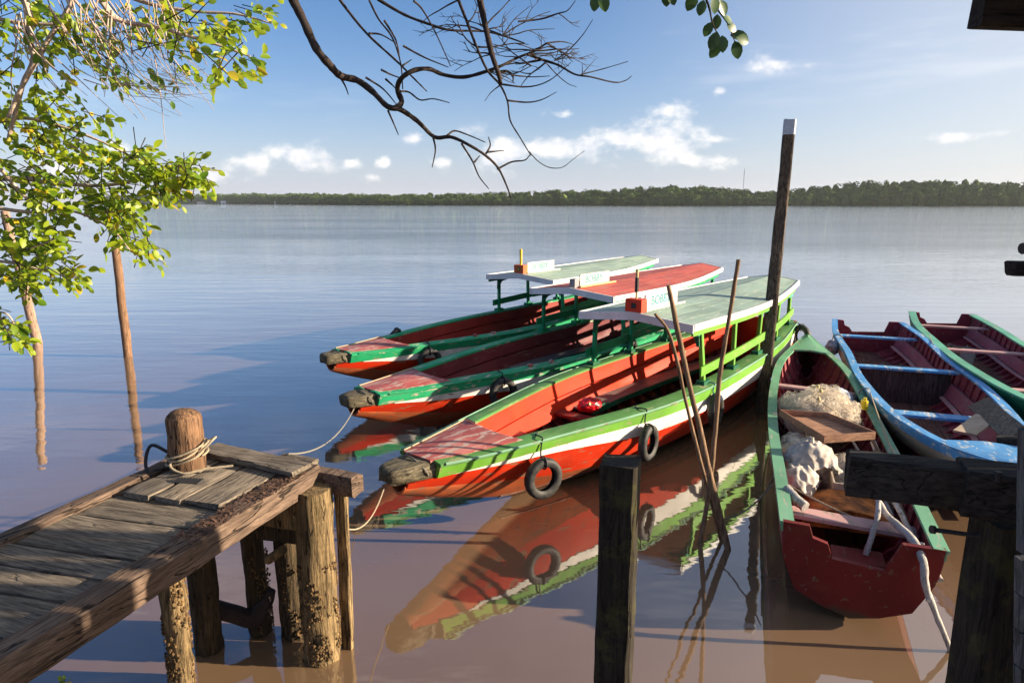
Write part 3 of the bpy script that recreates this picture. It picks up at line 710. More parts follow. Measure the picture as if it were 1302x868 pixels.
ROD1 = [(0, .10, .016, 'tan_wood'), (.10, .30, .028, 'black_paint'), (.30, .42, .022, 'tan_wood')]
ROD3 = [(0, .22, .028, 'yellow_paint'), (.22, .34, .03, 'yellow_paint')]
st1 = dict(face='grass_green', cap='cap_green', mould='teal_line', hull='hull_red', low='hull_low', line='line_orange', rib='rib_maroon', deck='deck_pink', roof='roof_green',
           post={-1: 'grass_green', 1: 'emerald'}, foot={-1: 'dark_green', 1: 'dark_green'}, lamp='lamp_red', rod=ROD1, roof_x=(4.52, 10.0))
st2 = dict(face='emerald_worn', cap='emerald_worn', mould='emerald', hull='hull_red', low='hull_low', line='line_maroon', rib='rib_maroon', deck='deck_pink', roof='roof_red',
           post={-1: 'emerald', 1: 'emerald'}, foot={-1: 'emerald', 1: 'emerald'}, lamp=None, rod=[], roof_x=(5.0, 10.4))
st3 = dict(face='emerald', cap='emerald_worn', mould='emerald', hull='hull_red', low='hull_low', line='line_red', rib='rib_maroon', deck='deck_pink', roof='roof_pale',
           post={-1: 'emerald', 1: 'emerald'}, foot={-1: 'emerald', 1: 'emerald'}, lamp='lamp_orange', rod=ROD3, roof_x=(5.1, 10.4))
b1, h1 = tent_boat('nearest covered boat, orange lining, lime green side and pale green roof', (-1.194, 6.061), .871, 1, 1, st1, 1)
b2, h2 = tent_boat('middle covered boat with red plank roof and worn emerald gunwale', (-2.182, 8.532), .865, 1.021, 1.002, st2, 2)
b3, h3 = tent_boat('farthest covered boat with pale roof and yellow rod on orange box', (-3.117, 10.987), .874, 1.033, .985, st3, 3)

# teal tarpaulin bunched under the near eave of the nearest boat
rr = []
for i in range(41):
    f = i / 40; x = 4.75 + 4.6 * f; wy = .93 if x < 7.6 else .93 - (x - 7.6) * .15
    dz = 1.665 + .02 * math.sin(f * 21) + .045 * abs(math.sin(f * 9.5)) - .0 + (.06 * (f - .6) if f > .6 else 0); d = .045 + .02 * math.sin(f * 33 + 1)
    rr.append([(x, -wy + .07 + .03 * math.sin(a), dz + d * math.cos(a)) for a in [k * math.pi / 4 for k in range(8)]])
MB().loft(rr).build('side_curtain', 'tarp_teal', b1)

# tyres
def tyre_mesh(R, r, wd):
    prof = [(R - 1.35 * r, -.62 * wd), (R - .9 * r, -1.0 * wd), (R + .2 * r, -1.05 * wd), (R + .8 * r, -.8 * wd), (R + 1.0 * r, -.35 * wd), (R + 1.03 * r, 0), (R + 1.0 * r, .35 * wd), (R + .8 * r, .8 * wd), (R + .2 * r, 1.05 * wd), (R - .9 * r, wd), (R - 1.35 * r, .62 * wd),
            (R - 1.3 * r, .5 * wd), (R - .6 * r, .78 * wd), (R + .6 * r, .6 * wd), (R + .78 * r, 0), (R + .6 * r, -.6 * wd), (R - .6 * r, -.78 * wd), (R - 1.3 * r, -.5 * wd)]
    n = 44; vs = []; fs = []; k = len(prof)
    for i in range(n):
        a = 2 * math.pi * i / n; gr = 1.0
        for j, (rad, y) in enumerate(prof):
            q = rad + (.004 if (i % 2 and 3 <= j <= 7) else 0)
            vs.append((q * math.cos(a), y, q * math.sin(a)))
        for j in range(k): fs.append((i * k + j, i * k + (j + 1) % k, ((i + 1) % n) * k + (j + 1) % k, ((i + 1) % n) * k + j))
    me = bpy.data.meshes.new('tyre_body'); me.from_pydata(vs, [], fs); me.materials.append(MATS['rubber']); me.update()
    me.polygons.foreach_set('use_smooth', [True] * len(me.polygons)); me.set_sharp_from_angle(angle=math.radians(50)); return me
TY = tyre_mesh(.186, .040, .05)
def tyre(boat, h, x, sg, drop, label, yaw=0.0, tilt=0.0, rope='rope_black', sc_=1.0, out=.085):
    t = x / h.L; M_ = boat.matrix_basis
    c = Vector((x, sg * (h.b(t) + out), h.zg(t) - drop))
    loc = Matrix.Translation(boat.location) @ Matrix.Rotation(boat.rotation_euler.z, 4, 'Z') @ c
    slope = math.atan2(h.b(t + .02) - h.b(t - .02), .04 * h.L) * sg
    root = thing('tyre_fender', label, 'tyre', loc, boat.rotation_euler.z + slope + yaw, 'tyre fenders hung on the covered boats'); root.rotation_euler.x = tilt
    child(TY, 'tyre_body', root, scale=(sc_,) * 3)
    top = Vector((0, 0, .15)); g_ = Vector((0.02, -sg * (out + .10), drop + .045))
    MB().tube(curve([(0, .02, .15), (0, -sg * .055, .25), (.01, -sg * .055, drop - .01), (.015, -sg * out * .6, drop + .05), tuple(g_), (.06, g_.y - sg * .03, drop + .05)], 4), .009, 5).build('hanging_rope', rope, root)
    MB().tube([(.075 * math.cos(a) * .0 + .0, .066 * math.cos(a), .178 + .07 * math.sin(a)) for a in [k * math.pi / 6 for k in range(13)]], .009, 5).build('rope_loop', rope, root)
tyre(b1, h1, 1.62, -1, .39, 'tyre fender nearest the bow of the nearest covered boat', -.12)
tyre(b1, h1, 3.30, -1, .37, 'tyre fender amidships on the white stripe of the nearest covered boat', .25)
tyre(b1, h1, 4.98, -1, .33, 'tyre fender behind the leaning sticks, tied with blue rope', .1, 0, 'rope_blue')
tyre(b1, h1, 9.55, -1, .22, 'tyre fender at the stern of the nearest covered boat', .9, out=.14)
tyre(b2, h2, 2.25, -1, .24, 'tyre fender on the worn emerald gunwale of the middle boat', -.1)
tyre(b3, h3, 1.75, -1, .26, 'tyre fender on the bow of the farthest covered boat', -.15)
tyre(b3, h3, 2.15, 1, .10, 'tyre fender on the far gunwale of the farthest boat', .2, .5)
tyre(b2, h2, 5.35, -1, .10, 'tyre fender at the front canopy post of the middle boat', .2)

# red life jackets bundled on the second thwart
p = Matrix.Translation(b1.location) @ Matrix.Rotation(.871, 4, 'Z') @ Vector((3.90, .30, .57))
lj = thing('life_jacket_bundle', 'shiny red life jacket bundle on a thwart of the nearest boat', 'life jacket', p, .6)
lj.scale = (.78, .78, .78)
mb = MB(); blob(mb, (0, 0, .06), .25, .17, .13, .35, 2.4, 3, I2); mb.build('jacket', 'red_plastic', lj, sharp=180)
mb = MB(); blob(mb, (.20, .05, .03), .13, .12, .10, .4, 2.5, 8, I2); mb.build('jacket', 'red_plastic', lj, sharp=180)
MB().tube(curve([(-.24, -.06, .07), (-.05, -.17, .12), (.1, -.18, .02), (.2, -.14, -.2), (.17, -.12, -.42)], 5), .012, 5).build('strap', 'rope_black', lj)
MB().tube([(-.13, -.13, .13), (-.12, -.16, .14)], .03, 8).build('buckle', 'tan_wood', lj)
MB().tube(curve([(.08, -.12, .02), (.25, -.12, .06), (.42, -.05, .03)], 5), .03, 6).build('strap', 'dark_green', lj)
#@@PART3
# ------------------------------------------------------------------ open boats on the right
def open_boat(label, pos, th, L, b, z, st, group):
    root = thing('open_boat', label, 'boat', (pos[0], pos[1], 0), th, group)
    h = Hull(root, L, b, z, 'open')
    fd = st['face_d']
    for sg in (-1, 1):
        h.strip('gunwale_strake', st['face'], sg, .0, 1, 0, lambda t: h.u_at(t, fd), .014, .04)
        h.strip('side_strake', st['side'], sg, .0, 1, lambda t: h.u_at(t, fd) - .004, lambda t: min(.985, h.u_at(t, fd + st['side_d'])), .004, .03)
        h.strip('hull_strake', st['hull'], sg, .0, 1, lambda t: min(.97, h.u_at(t, fd + st['side_d']) - .006), 1.0, 0.0, .028)
        h.cap(st['cap'], sg, st['cap_w'], .0, 1, .03, .0, .03)
        h.strip('inner_skin', st['rib'], sg, .10, .985, .02, .99, -.036, .006, 30, 2)
        if st['inner']:
            h.strip('inner_board', st['inner'], sg, .12, .97, lambda t: h.u_at(t, .23), lambda t: min(.93, h.u_at(t, .43)), -.085, .022, 40, 2)
            h.strip('stringer', 'seat_pink', sg, .12, .97, lambda t: min(.94, h.u_at(t, .45)), lambda t: min(.985, h.u_at(t, .48)), -.09, .05, 40, 1)
    h.bottom(st['hull'])
    for i in range(st['ribs']): h.rib(.10 + .865 * i / st['ribs'], st['rib'], .04, .05, .035)
    h.floor('floor_wood', .10, .10, .993)
    h.transom(st['tran'], st['notch'])
    # bow deck
    rings = []
    for i in range(9):
        t = .0 + st['bow'] * i / 8; x = t * L; bb = max(.01, h.b(t) - .02); zz = h.zg(t) + .032
        rings.append([(x, -bb, zz), (x, 0, zz + .03), (x, bb, zz), (x, bb, zz - .03), (x, 0, zz), (x, -bb, zz - .03)])
    MB().loft([list(reversed(r)) for r in rings]).build('bow_deck', st['bowm'], root)
    for (t, dz, wd, mt) in st['thw']: h.thwart(t, h.zg(t) - dz, mt, wd, .04, .035)
    return root, h
NOTCH = [(-.62, .0), (-.50, .24), (.42, .27), (.52, .17), (.66, .13), (.70, .02)]
b4, h4 = open_boat('green open boat loaded with fishing nets, red transom towards the jetty', (5.553, 12.693), 4.364, 8.081,
    [.02, .235, .483, .628, .661, .623, .591], [.932, .841, .768, .671, .656, .718, .744],
    dict(face='open_green', side='open_maroon', side_d=.2, hull='transom_red', face_d=.06, cap='open_green', cap_w=.085, inner=None, ribs=22, rib='open_maroon', tran='transom_red',
         notch=[(-.66, .0), (-.60, .10), (-.40, .13), (-.32, .25), (.34, .27), (.50, .015)], bow=.125, bowm='open_green',
         thw=[(.92, .14, .20, 'seat_pink'), (.36, .05, .16, 'seat_pink')]), 'open boats moored on the right')
b4.rotation_euler.x = math.radians(-2.4)
b5, h5 = open_boat('blue open boat with cream side and blue thwarts', (4.762, 5.996), 1.23, 9.745,
    [.068, .355, .651, .84, .804, .82, .70], [.962, .839, .756, .731, .725, .743, .776],
    dict(face='boat_blue', side='boat_cream', side_d=.24, hull='open_maroon', face_d=.10, cap='boat_blue', cap_w=.085, inner='open_pink', ribs=26, rib='open_maroon', tran='open_maroon',
         notch=NOTCH, bow=.115, bowm='boat_blue', thw=[(.27, .06, .22, 'boat_blue'), (.555, .045, .2, 'boat_blue'), (.865, .09, .2, 'boat_blue')]), 'open boats moored on the right')
b6, h6 = open_boat('dark green open boat at the right edge with pinkish thwarts', (6.734, 6.934), 1.201, 9.992,
    [.068, .297, .554, .813, .81, .804, .669], [.901, .845, .788, .772, .71, .732, .782],
    dict(face='open_teal', side='open_teal', side_d=.26, hull='open_maroon', face_d=.13, cap='open_teal_top', cap_w=.12, inner='open_pink', ribs=26, rib='open_maroon', tran='open_maroon',
         notch=NOTCH, bow=.115, bowm='open_teal', thw=[(.30, .12, .2, 'seat_pink'), (.62, .09, .2, 'seat_pink'), (.885, .09, .18, 'seat_pink')]), 'open boats moored on the right')
def inboat(b, x, y, z): return Matrix.Translation(b.location) @ Matrix.Rotation(b.rotation_euler.z, 4, 'Z') @ Matrix.Rotation(b.rotation_euler.x, 4, 'X') @ Vector((x, y, z))
# bulkhead boards under the middle thwart of the blue boat
t = .555; hw = h5.half_at(t, .4) - .03
for k in range(7):
    a = -hw + 2 * hw * k / 7 + .003; b = -hw + 2 * hw * (k + 1) / 7 - .003
    MB().box(t * h5.L - .03, t * h5.L + .0 - .0, a, b, .10, h5.zg(t) - .066).build('bulkhead_board', 'bulkhead_wood', b5)
t = .30; hw = h6.half_at(t, .4) - .03

# yellow floats, loose boards and coils in the blue and green boats
mb = MB(); mb.tube(curve([(-.16, 0, 0), (-.1, 0, .0), (.1, 0, 0), (.16, 0, 0)], 3), [.02, .05, .065, .065, .065, .065, .065, .065, .05, .02], 10)
o = mb.build('yellow_float', 'yellow_plastic'); o.location = inboat(b5, 6.9, .18, .30); o.rotation_euler = (0, 0, -.1); tag(o, 'yellow float lying in the stern of the blue boat', 'float')
rnd = random.Random(21)
def heap(name, label, cat, loc, rz, rx, ry, rz_, mass, fibre, n, seed, ln=(.15, .35), rad=.0022, group=None, mesh_h=1.0):
    """a tangled heap: a lumpy core wrapped in many loose strands"""
    r = random.Random(seed); t = thing(name, label, cat, loc, rz, group)
    mb = MB(); off = Vector((seed, seed * 2.0, 0)); vs = []
    for v in I3[0]:
        k = 1 + .34 * mnoise.noise(v * 1.9 + off) + .16 * mnoise.noise(v * 5 + off)
        vs.append(Vector((v.x * rx, v.y * ry, max(-.05, v.z * rz_))) * k)
    mb.add([v * .90 for v in vs], I3[1]); mb.build('core', mass, t, sharp=180)
    mb = MB()
    for _ in range(n):
        a = r.uniform(0, 2 * math.pi); c = r.uniform(.0, 1.0); e = math.sqrt(1 - c * c)
        d = Vector((math.cos(a) * e, math.sin(a) * e, c)); k = 1 + .34 * mnoise.noise(d * 1.9 + off) + .16 * mnoise.noise(d * 5 + off)
        p = Vector((d.x * rx, d.y * ry, d.z * rz_)) * k * r.uniform(.90, 1.10); L_ = r.uniform(*ln)
        q = Vector((r.uniform(-1, 1), r.uniform(-1, 1), r.uniform(-.5, .5))).normalized(); q = (q - d * q.dot(d) * .8).normalized()
        cv = Vector((r.uniform(-1, 1), r.uniform(-1, 1), r.uniform(-.3, 1))) * L_ * .35
        pts = [p + q * (L_ * (f - .5)) + cv * (4 * f * (1 - f) - .5) * .6 - d * (.35 * L_ * (f - .5) ** 2 * 2) for f in (0, .33, .66, 1)]
        mb.tube(pts, rad * r.uniform(.7, 1.4), 3, cap=False)
    s = mb.build('strands', fibre, t); s['kind'] = 'stuff'
    return t
I3 = subdiv(*I2); I4 = subdiv(*I3)
p = inboat(b4, 4.12, -.02, .46); net = heap('fishing_net', 'large pale cream fishing net piled in the green boat', 'net', p, 1.23, .62, .46, .47, 'net_mass', 'net_fibre', 7000, 4, (.05, .16), .0012)
fl_ = MB().tube(curve([(-.5, -.1, .36), (-.25, .12, .47), (.0, -.05, .50), (.25, .12, .46), (.5, -.08, .34)], 5), .006, 5).build('float_line', 'rope_pale', net)
for q in ((-.34, .06, .45), (-.1, .02, .50), (.12, .04, .50), (.36, .05, .42)): MB().tube([(q[0] - .05, q[1], q[2]), (q[0] - .03, q[1], q[2] + .005), (q[0] + .03, q[1], q[2] + .005), (q[0] + .05, q[1], q[2])], [.008, .022, .022, .008], 8).build('net_float', 'tan_wood', fl_)
p = inboat(b4, 5.55, -.36, .42); heap('fishing_net', 'small grey tangled net under the wooden tray', 'net', p, .3, .30, .24, .27, 'net_grey', 'net_fibre', 1600, 9, (.05, .14), .0013)
p = inboat(b4, 5.72, .20, .42); heap('fishing_net', 'grey net bundle between the tray and the plank box', 'net', p, .5, .42, .24, .18, 'net_grey', 'net_fibre', 1600, 12, (.05, .14), .0013)
def cloth(name, label, cat, loc, rz, dims, mat, seed, amp=.4, freq=2.2):
    """a cloth thrown over something: a draped sheet with running folds and a ragged hem"""
    t = thing(name, label, cat, loc, rz); n = 46; vs = []; off = Vector((seed * 1.9, seed, 0))
    for i in range(n + 1):
        for j in range(n + 1):
            u, v = i / n * 2 - 1, j / n * 2 - 1; r = math.hypot(u, v); a = math.atan2(v, u)
            wv = mnoise.noise(Vector((u, v, 0)) * 1.3 + off) * 1.2
            fold = math.sin(a * 5 + wv * 7 + seed) * .05 * min(1, r * 1.4) + .10 * (1 - abs(mnoise.noise(Vector((u * 2.4, v * 2.4, seed))) * 2.2)) + .03 * mnoise.noise(Vector((u * 7, v * 7, seed)))
            rad = .62 + .38 * math.exp(-max(0, r - .55) * 1.2); hem = .08 * mnoise.noise(Vector((math.cos(a) * 2, math.sin(a) * 2, seed)))
            z = (1.05 - 1.25 * max(0, r - .25) ** 1.35 + fold * 1.2 + hem * r)
            vs.append(Vector((u * dims[0] * rad * (1 + fold * .5), v * dims[1] * rad * (1 + fold * .5), z * dims[2])))
    fs = [(i * (n + 1) + j, (i + 1) * (n + 1) + j, (i + 1) * (n + 1) + j + 1, i * (n + 1) + j + 1) for i in range(n) for j in range(n)]
    MB().add(vs, fs).build('folds', mat, t, sharp=180); return t
cl = cloth('cloth_bundle', 'pale grey crumpled cloth draped over the box in the green boat', 'cloth', inboat(b4, 6.12, -.26, .60), .3, (.34, .27, .22), 'cloth_grey', 5)
mb = MB(); mb.tube(curve([(0, 0, .16), (-.01, 0, .24), (.0, .01, .31)], 4), [.06, .05, .04, .035, .03, .03, .03, .028, .026], 8); mb.build('knot', 'cloth_grey', cl)
cloth('cloth_bundle', 'greyish crumpled sack low by the green gunwale', 'cloth', inboat(b4, 6.42, -.38, .48), 1.0, (.30, .24, .18), 'cloth_grey', 11)
cloth('cloth_bundle', 'blue grey cloth behind the pale net', 'cloth', inboat(b4, 3.35, .18, .58), .4, (.38, .30, .2), 'cloth_blue', 17)
# yellow jerrican on the net's edge
t = thing('yellow_can', 'small yellow can wedged between the net and the blue gunwale', 'can', inboat(b4, 3.86, .53, .76), .4)
mb = MB(); mb.beam((0, 0, -.07), (0, 0, .05), .09, .075, up=(1, 0, 0), cham=.25); bd = mb.build('body', 'yellow_plastic', t)
mb = MB(); mb.tube([(0, 0, .045), (0, 0, .09)], .022, 8); mb.build('neck', 'yellow_plastic', t)
# shallow wooden tray
c0, c1, c2, c3 = [atz(px, py, .74) for px, py in ((992, 527), (1047, 561), (1112, 556), (1052, 531))]
t = thing('wooden_tray', 'shallow reddish wooden tray lying on the nets', 'tray', (c0 + c2) / 2); o_ = (c0 + c2) / 2
cs = [c - o_ for c in (c0, c1, c2, c3)]
mb = MB(); mb.add([c for c in cs] + [c - Vector((0, 0, .02)) for c in cs], [(0, 1, 2, 3), (7, 6, 5, 4), (0, 4, 5, 1), (1, 5, 6, 2), (2, 6, 7, 3), (3, 7, 4, 0)]); mb.build('tray_floor', 'crate_wood', t, smooth=False)
for i in range(4):
    a, b = cs[i], cs[(i + 1) % 4]
    MB().beam(a + Vector((0, 0, .025)), b + Vector((0, 0, .025)), .02, .09, seg=2, jit=.001).build('tray_side', 'crate_wood', t)
# plank box with a rusty sheet in front
p = inboat(b4, 6.55, .12, .30)
t = thing('plank_box', 'pale plank box standing in the green boat', 'box', p, b4.rotation_euler.z)
for k in range(3): MB().beam((.0, -.16, .10 + k * .085), (.0, .40, .10 + k * .085), .022, .08, seg=2, jit=.001).build('plank', 'pale_plank', t)
for yy in (-.16, .40): MB().beam((-.02, yy, .18), (-.42, yy, .18), .02, .25).build('side_plank', 'pale_plank', t)
MB().box(-.44, .012, -.18, .42, .045, .058).build('lid', 'pale_plank', t)
p = inboat(b4, 6.80, .06, .34)
t = thing('rusty_drum', 'rusty orange-brown metal half drum in the green boat', 'drum', p, b4.rotation_euler.z)
rings = []
for x in (-.26, -.12, 0, .14, .28):
    rings.append([(x, .40 * math.cos(a), .20 * math.sin(a) + .0) for a in [math.pi * k / 12 for k in range(13)]])
mb = MB(); mb.loft(rings, True, True); mb.build('drum_shell', 'rust', t)
mb = MB(); mb.tube([(.285, .41 * math.cos(a), .205 * math.sin(a)) for a in [math.pi * k / 16 for k in range(17)]], .012, 6); mb.build('rim', 'rust', t)
p = inboat(b4, 7.72, .06, .28)
t = thing('red_crate', 'small dark red box behind the transom of the green boat', 'box', p, b4.rotation_euler.z)
mb = MB(); mb.beam((0, -.2, 0), (0, .2, 0), .26, .24, cham=.12); mb.build('box_body', 'transom_red', t)
mb = MB(); mb.beam((0, -.205, .125), (0, .205, .125), .28, .03, cham=.2); mb.build('box_lid', 'transom_red', t)
t = thing('white_pipe', 'short white pipe lying by the right gunwale of the green boat', 'pipe', inboat(b4, 5.3, .52, .58), b4.rotation_euler.z)
mb = MB(); mb.tube([(-.35, 0, 0), (.35, 0, -.02)], .035, 10); mb.build('pipe_body', 'far_wall', t)
mb = MB(); mb.tube([(-.05, 0, -.005), (.06, 0, -.01)], .041, 10); mb.build('coupling', 'grey_metal', t)
# bleached branches poking out over the transom
def stick(name, label, cat, pts, radii, mat, group=None, n=7, knots=0, seed=1):
    c = curve(pts, 5); m_ = len(c); f = spline([i * (m_ - 1) / (len(radii) - 1) for i in range(len(radii))], radii); r = random.Random(seed)
    base = Vector(c[0]); o = MB(); rr = [f(i) * (1 + r.uniform(-.10, .10)) for i in range(m_)]
    o.tube([Vector(p) - base + Vector((r.uniform(-1, 1), r.uniform(-1, 1), r.uniform(-1, 1))) * rr[i] * .12 for i, p in enumerate(c)], rr, n)
    ob = o.build(name, mat, sharp=60); ob.location = base; tag(ob, label, cat, group)
    for k in range(knots):
        i = r.randrange(2, m_ - 2); q = Vector(c[i]) - base; d = Vector((r.uniform(-1, 1), r.uniform(-1, 1), r.uniform(-.3, 1))).normalized()
        MB().tube([q, q + d * rr[i] * 1.5, q + d * rr[i] * 2.2], [rr[i] * .8, rr[i] * .5, rr[i] * .25], 6).build('knot', mat, ob)
    return ob
stick('bleached_branch', 'short upright white branch inside the transom of the green boat', 'branch', [at(1101, 706, 5.42), at(1109, 680, 5.5), at(1116, 655, 5.6), at(1117, 630, 5.75), at(1114, 600, 5.9)], [.026, .024, .022], 'peeled_stick', 'bleached branches', knots=2)
stick('bleached_branch', 'long crooked white branch hanging over the transom to the water', 'branch', [at(1108, 620, 6.1), at(1128, 655, 5.65), at(1160, 685, 5.15), at(1174, 715, 4.85), at(1177, 745, 4.78), at(1190, 780, 4.74), at(1209, 828, 4.70)], [.022, .034, .03, .026, .018], 'peeled_stick', 'bleached branches', knots=3, seed=3)
stick('bleached_branch', 'straight pale stick beside the right gunwale of the green boat', 'branch', [at(1128, 620, 6.2), at(1160, 680, 5.4), at(1196, 737, 4.9)], [.02, .024, .022], 'peeled_stick', 'bleached branches', knots=1, seed=5)
stick('bleached_branch', 'thick pale log end under the green gunwale at left', 'branch', [at(1000, 622, 6.0), at(1012, 634, 5.85), at(1024, 645, 5.75)], [.05, .05, .048], 'peeled_stick', 'bleached branches', seed=6)
stick('loose_pole', 'thin dark pole lying along the right side of the green boat', 'pole', [inboat(b4, 4.6, .50, .62), inboat(b4, 5.9, .52, .60), inboat(b4, 7.3, .50, .58)], [.018, .02, .018], 'stick_wood', 'poles in the green boat', seed=8)
stick('loose_pole', 'thin grey pole under the wooden tray in the green boat', 'pole', [inboat(b4, 4.3, .30, .50), inboat(b4, 5.6, .36, .52), inboat(b4, 6.9, .44, .50)], [.016, .018, .016], 'peeled_stick', 'poles in the green boat', seed=9)
# loose boards at the near end of the blue boat
def board(name, label, cat, a, b, wd, th, mat, up=(0, 0, 1), jit=.003, seed=0, group=None, seg=4):
    a = Vector(a); b = Vector(b); o = MB().beam(Vector((0, 0, 0)), b - a, wd, th, up, seg, jit, seed=seed).build(name, mat); o.location = a; return tag(o, label, cat, group)
board('loose_board', 'broad grey-brown board leaning on the right gunwale of the blue boat', 'board', at(1244, 512, 8.7), at(1293, 553, 7.45), .26, .03, 'weathered', (-.55, .1, .8), seed=2, group='loose boards in the blue boat')
board('loose_board', 'pale short plank end lying over the near thwart of the blue boat', 'board', at(1254, 530, 8.3), at(1226, 551, 7.75), .24, .03, 'pale_plank', (.1, .1, 1), seed=3, group='loose boards in the blue boat')
board('loose_board', 'pale plank across the bow of the blue boat', 'board', at(1244, 575, 6.9), at(1292, 577, 6.75), .16, .03, 'pale_plank', (0, 0, 1), seed=4, group='loose boards in the blue boat')
board('loose_board', 'thick grey timber across the blue boat at the right edge', 'board', at(1268, 562, 7.2), at(1330, 566, 6.9), .12, .14, 'pier_beam', (0, 0, 1), seed=5, group='loose boards in the blue boat')
heap('rope_coil', 'grey rope heap on the floor of the blue boat near its stern', 'rope', inboat(b5, 7.35, -.05, .12), 0, .40, .3, .16, 'net_grey', 'rope_grey', 260, 31, (.2, .5), .009)
heap('rope_coil', 'grey rope heap in the stern of the dark green boat', 'rope', inboat(b6, 8.0, .1, .14), 0, .42, .3, .2, 'net_grey', 'rope_grey', 220, 33, (.2, .5), .009)
board('loose_board', 'grey board lying in the dark green boat', 'board', inboat(b6, 6.3, .25, .2), inboat(b6, 7.6, -.1, .42), .25, .03, 'grey_plank', seed=9)
# fender bundles between the green net boat and the blue boat
def lump(name, label, cat, loc, dims, mat, seed, group=None):
    t = thing(name, label, cat, loc, 0, group); mb = MB(); blob(mb, (0, 0, 0), *dims, .3, 2.0, seed, I2); mb.build('body', mat, t, sharp=180)
    MB().tube(curve([(0, 0, dims[2] * .8), (.02, .02, dims[2] * 1.5), (.12, .0, dims[2] * 1.7), (.2, .02, dims[2] * 1.3)], 4), .012, 5).build('rope', 'rope_grey', t)
lump('rag_fender', 'dark rag fender tied on the blue gunwale near its stern', 'fender', inboat(b5, 7.35, .93, .60), (.12, .16, .15), 'cloth_blue', 2, 'rag fenders')
lump('rag_fender', 'dark round fender hanging on the cream side of the blue boat', 'fender', inboat(b5, 3.45, .93, .48), (.13, .11, .17), 'rope_black', 6, 'rag fenders')

# ------------------------------------------------------------------ jetty on the left
JR = math.atan2(-.317, .948)
jt = thing('wooden_jetty', 'weathered plank jetty with round posts at the left', 'jetty', (-1.434, 4.775, 0), JR)
def jb(name, mat, a, b, wd, th, up=(0, 0, 1), seg=6, jit=.005, seed=0, parent=None, cham=.12):
    return MB().beam(a, b, wd, th, up, seg, jit, cham, seed).build(name, mat, parent or jt)
jb('edge_beam', 'stringer_wood', (-.085, -4.6, 1.40), (-.085, .02, 1.40), .17, .18, seg=26, jit=.007, seed=1)
jb('edge_beam', 'stringer_wood', (-1.13, -4.6, 1.41), (-1.13, .10, 1.41), .14, .16, seg=26, jit=.006, seed=2)
wds = [(-.775, -1.075), (-1.09, -1.475), (-1.50, -1.685), (-1.70, -1.905), (-1.925, -2.20), (-2.215, -2.5), (-2.52, -2.75), (-2.77, -3.1), (-3.12, -3.4), (-3.42, -3.75), (-3.78, -4.1), (-4.12, -4.5)]
for i, (a, b) in enumerate(wds):
    c = (a + b) / 2; sk = .05
    jb('deck_plank', 'weathered', (-1.06, c - sk * .6, 1.43 + .004 * (i % 3)), (-.17, c + sk, 1.43 - .003 * (i % 2)), abs(a - b), .045, seg=5, jit=.004, seed=10 + i)
for i, (a, b) in enumerate([(-.985, -.76), (-.735, -.52), (-.495, -.215)]):
    jb('end_plank', 'weathered_y', ((a + b) / 2, -.82 + .02 * i, 1.475), ((a + b) / 2 + .02, -.08, 1.48), abs(a - b), .035, seg=6, jit=.005, seed=30 + i)
jb('cross_board', 'weathered', (-.95, -.06, 1.535), (-.02, -.17, 1.525), .20, .04, seg=6, jit=.005, seed=40)
jb('cross_board', 'weathered', (-.42, .12, 1.46), (-.10, .10, 1.46), .09, .05, seg=3, jit=.004, seed=41)
jb('cross_beam', 'stringer_wood', (-1.2, -.68, 1.38), (-.18, -.70, 1.38), .1, .12, seg=6, jit=.005, seed=42)
jb('cross_beam', 'stringer_wood', (-.75, .10, 1.365), (.30, .03, 1.365), .13, .15, seg=5, jit=.006, seed=43)
jb('cross_beam', 'post_wood', (-1.15, -.14, 1.17), (-.02, -.16, 1.17), .14, .22, seg=5, jit=.006, seed=44)
jb('cross_beam', 'stringer_wood', (-1.2, -2.6, 1.25), (.05, -2.6, 1.25), .14, .16, seg=5, jit=.006, seed=45)
def round_post(name, mat, x, y, z0, z1, r, seed, lean=(0, 0), parent=None, dome=0.0, nseg=16, rag=.10, n=20, taper=1.0):
    rings = []; off = Vector((seed * 1.37, seed * .71, seed))
    zz = [z0 + (z1 - z0) * i / nseg for i in range(nseg + 1)]
    if dome: zz += [z1 + dome * f for f in (.35, .65, .85, .97)]
    for z in zz:
        f = (z - z0) / (z1 - z0); k = 1 + (taper - 1) * min(1, f)
        if dome and z > z1: k *= math.sqrt(max(.0, 1 - ((z - z1) / dome) ** 2)) * .9 + .1
        ring = []
        for a in range(n):
            an = 2 * math.pi * a / n; d = Vector((math.cos(an), math.sin(an), 0))
            low = max(0, 1 - max(0, z) / .9)
            q = 1 + rag * (mnoise.noise(d * 1.6 + Vector((0, 0, z * 1.3)) + off) + .7 * (1 + 1.5 * low) * mnoise.noise(d * 5 + Vector((0, 0, z * 7)) + off))
            ring.append((x + lean[0] * f + d.x * r * k * q, y + lean[1] * f + d.y * r * k * q, z + (.012 * mnoise.noise(d * 4 + off) if z == zz[-1] and not dome else 0)))
        rings.append(ring)
    return MB().loft(rings).build(name, mat, parent, sharp=60)
round_post('bollard', 'bollard_wood', -.875, -.345, 1.2, 1.87, .118, 3, (0, 0), jt, dome=.075, nseg=34, rag=.12, n=28)
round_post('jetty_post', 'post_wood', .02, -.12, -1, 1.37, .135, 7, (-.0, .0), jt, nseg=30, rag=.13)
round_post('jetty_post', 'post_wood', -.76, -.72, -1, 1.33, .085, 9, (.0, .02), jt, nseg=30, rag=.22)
round_post('jetty_post', 'shaded_post', -.60, -.02, -1, 1.33, .085, 12, (-.06, .0), jt, nseg=24, rag=.16)
round_post('jetty_post', 'shaded_post', -.32, .04, -1, 1.30, .10, 13, (-.05, .0), jt, nseg=24, rag=.14)
round_post('jetty_post', 'post_wood', -1.13, -2.55, -1, 1.33, .10, 15, (0, 0), jt, nseg=16, rag=.14)
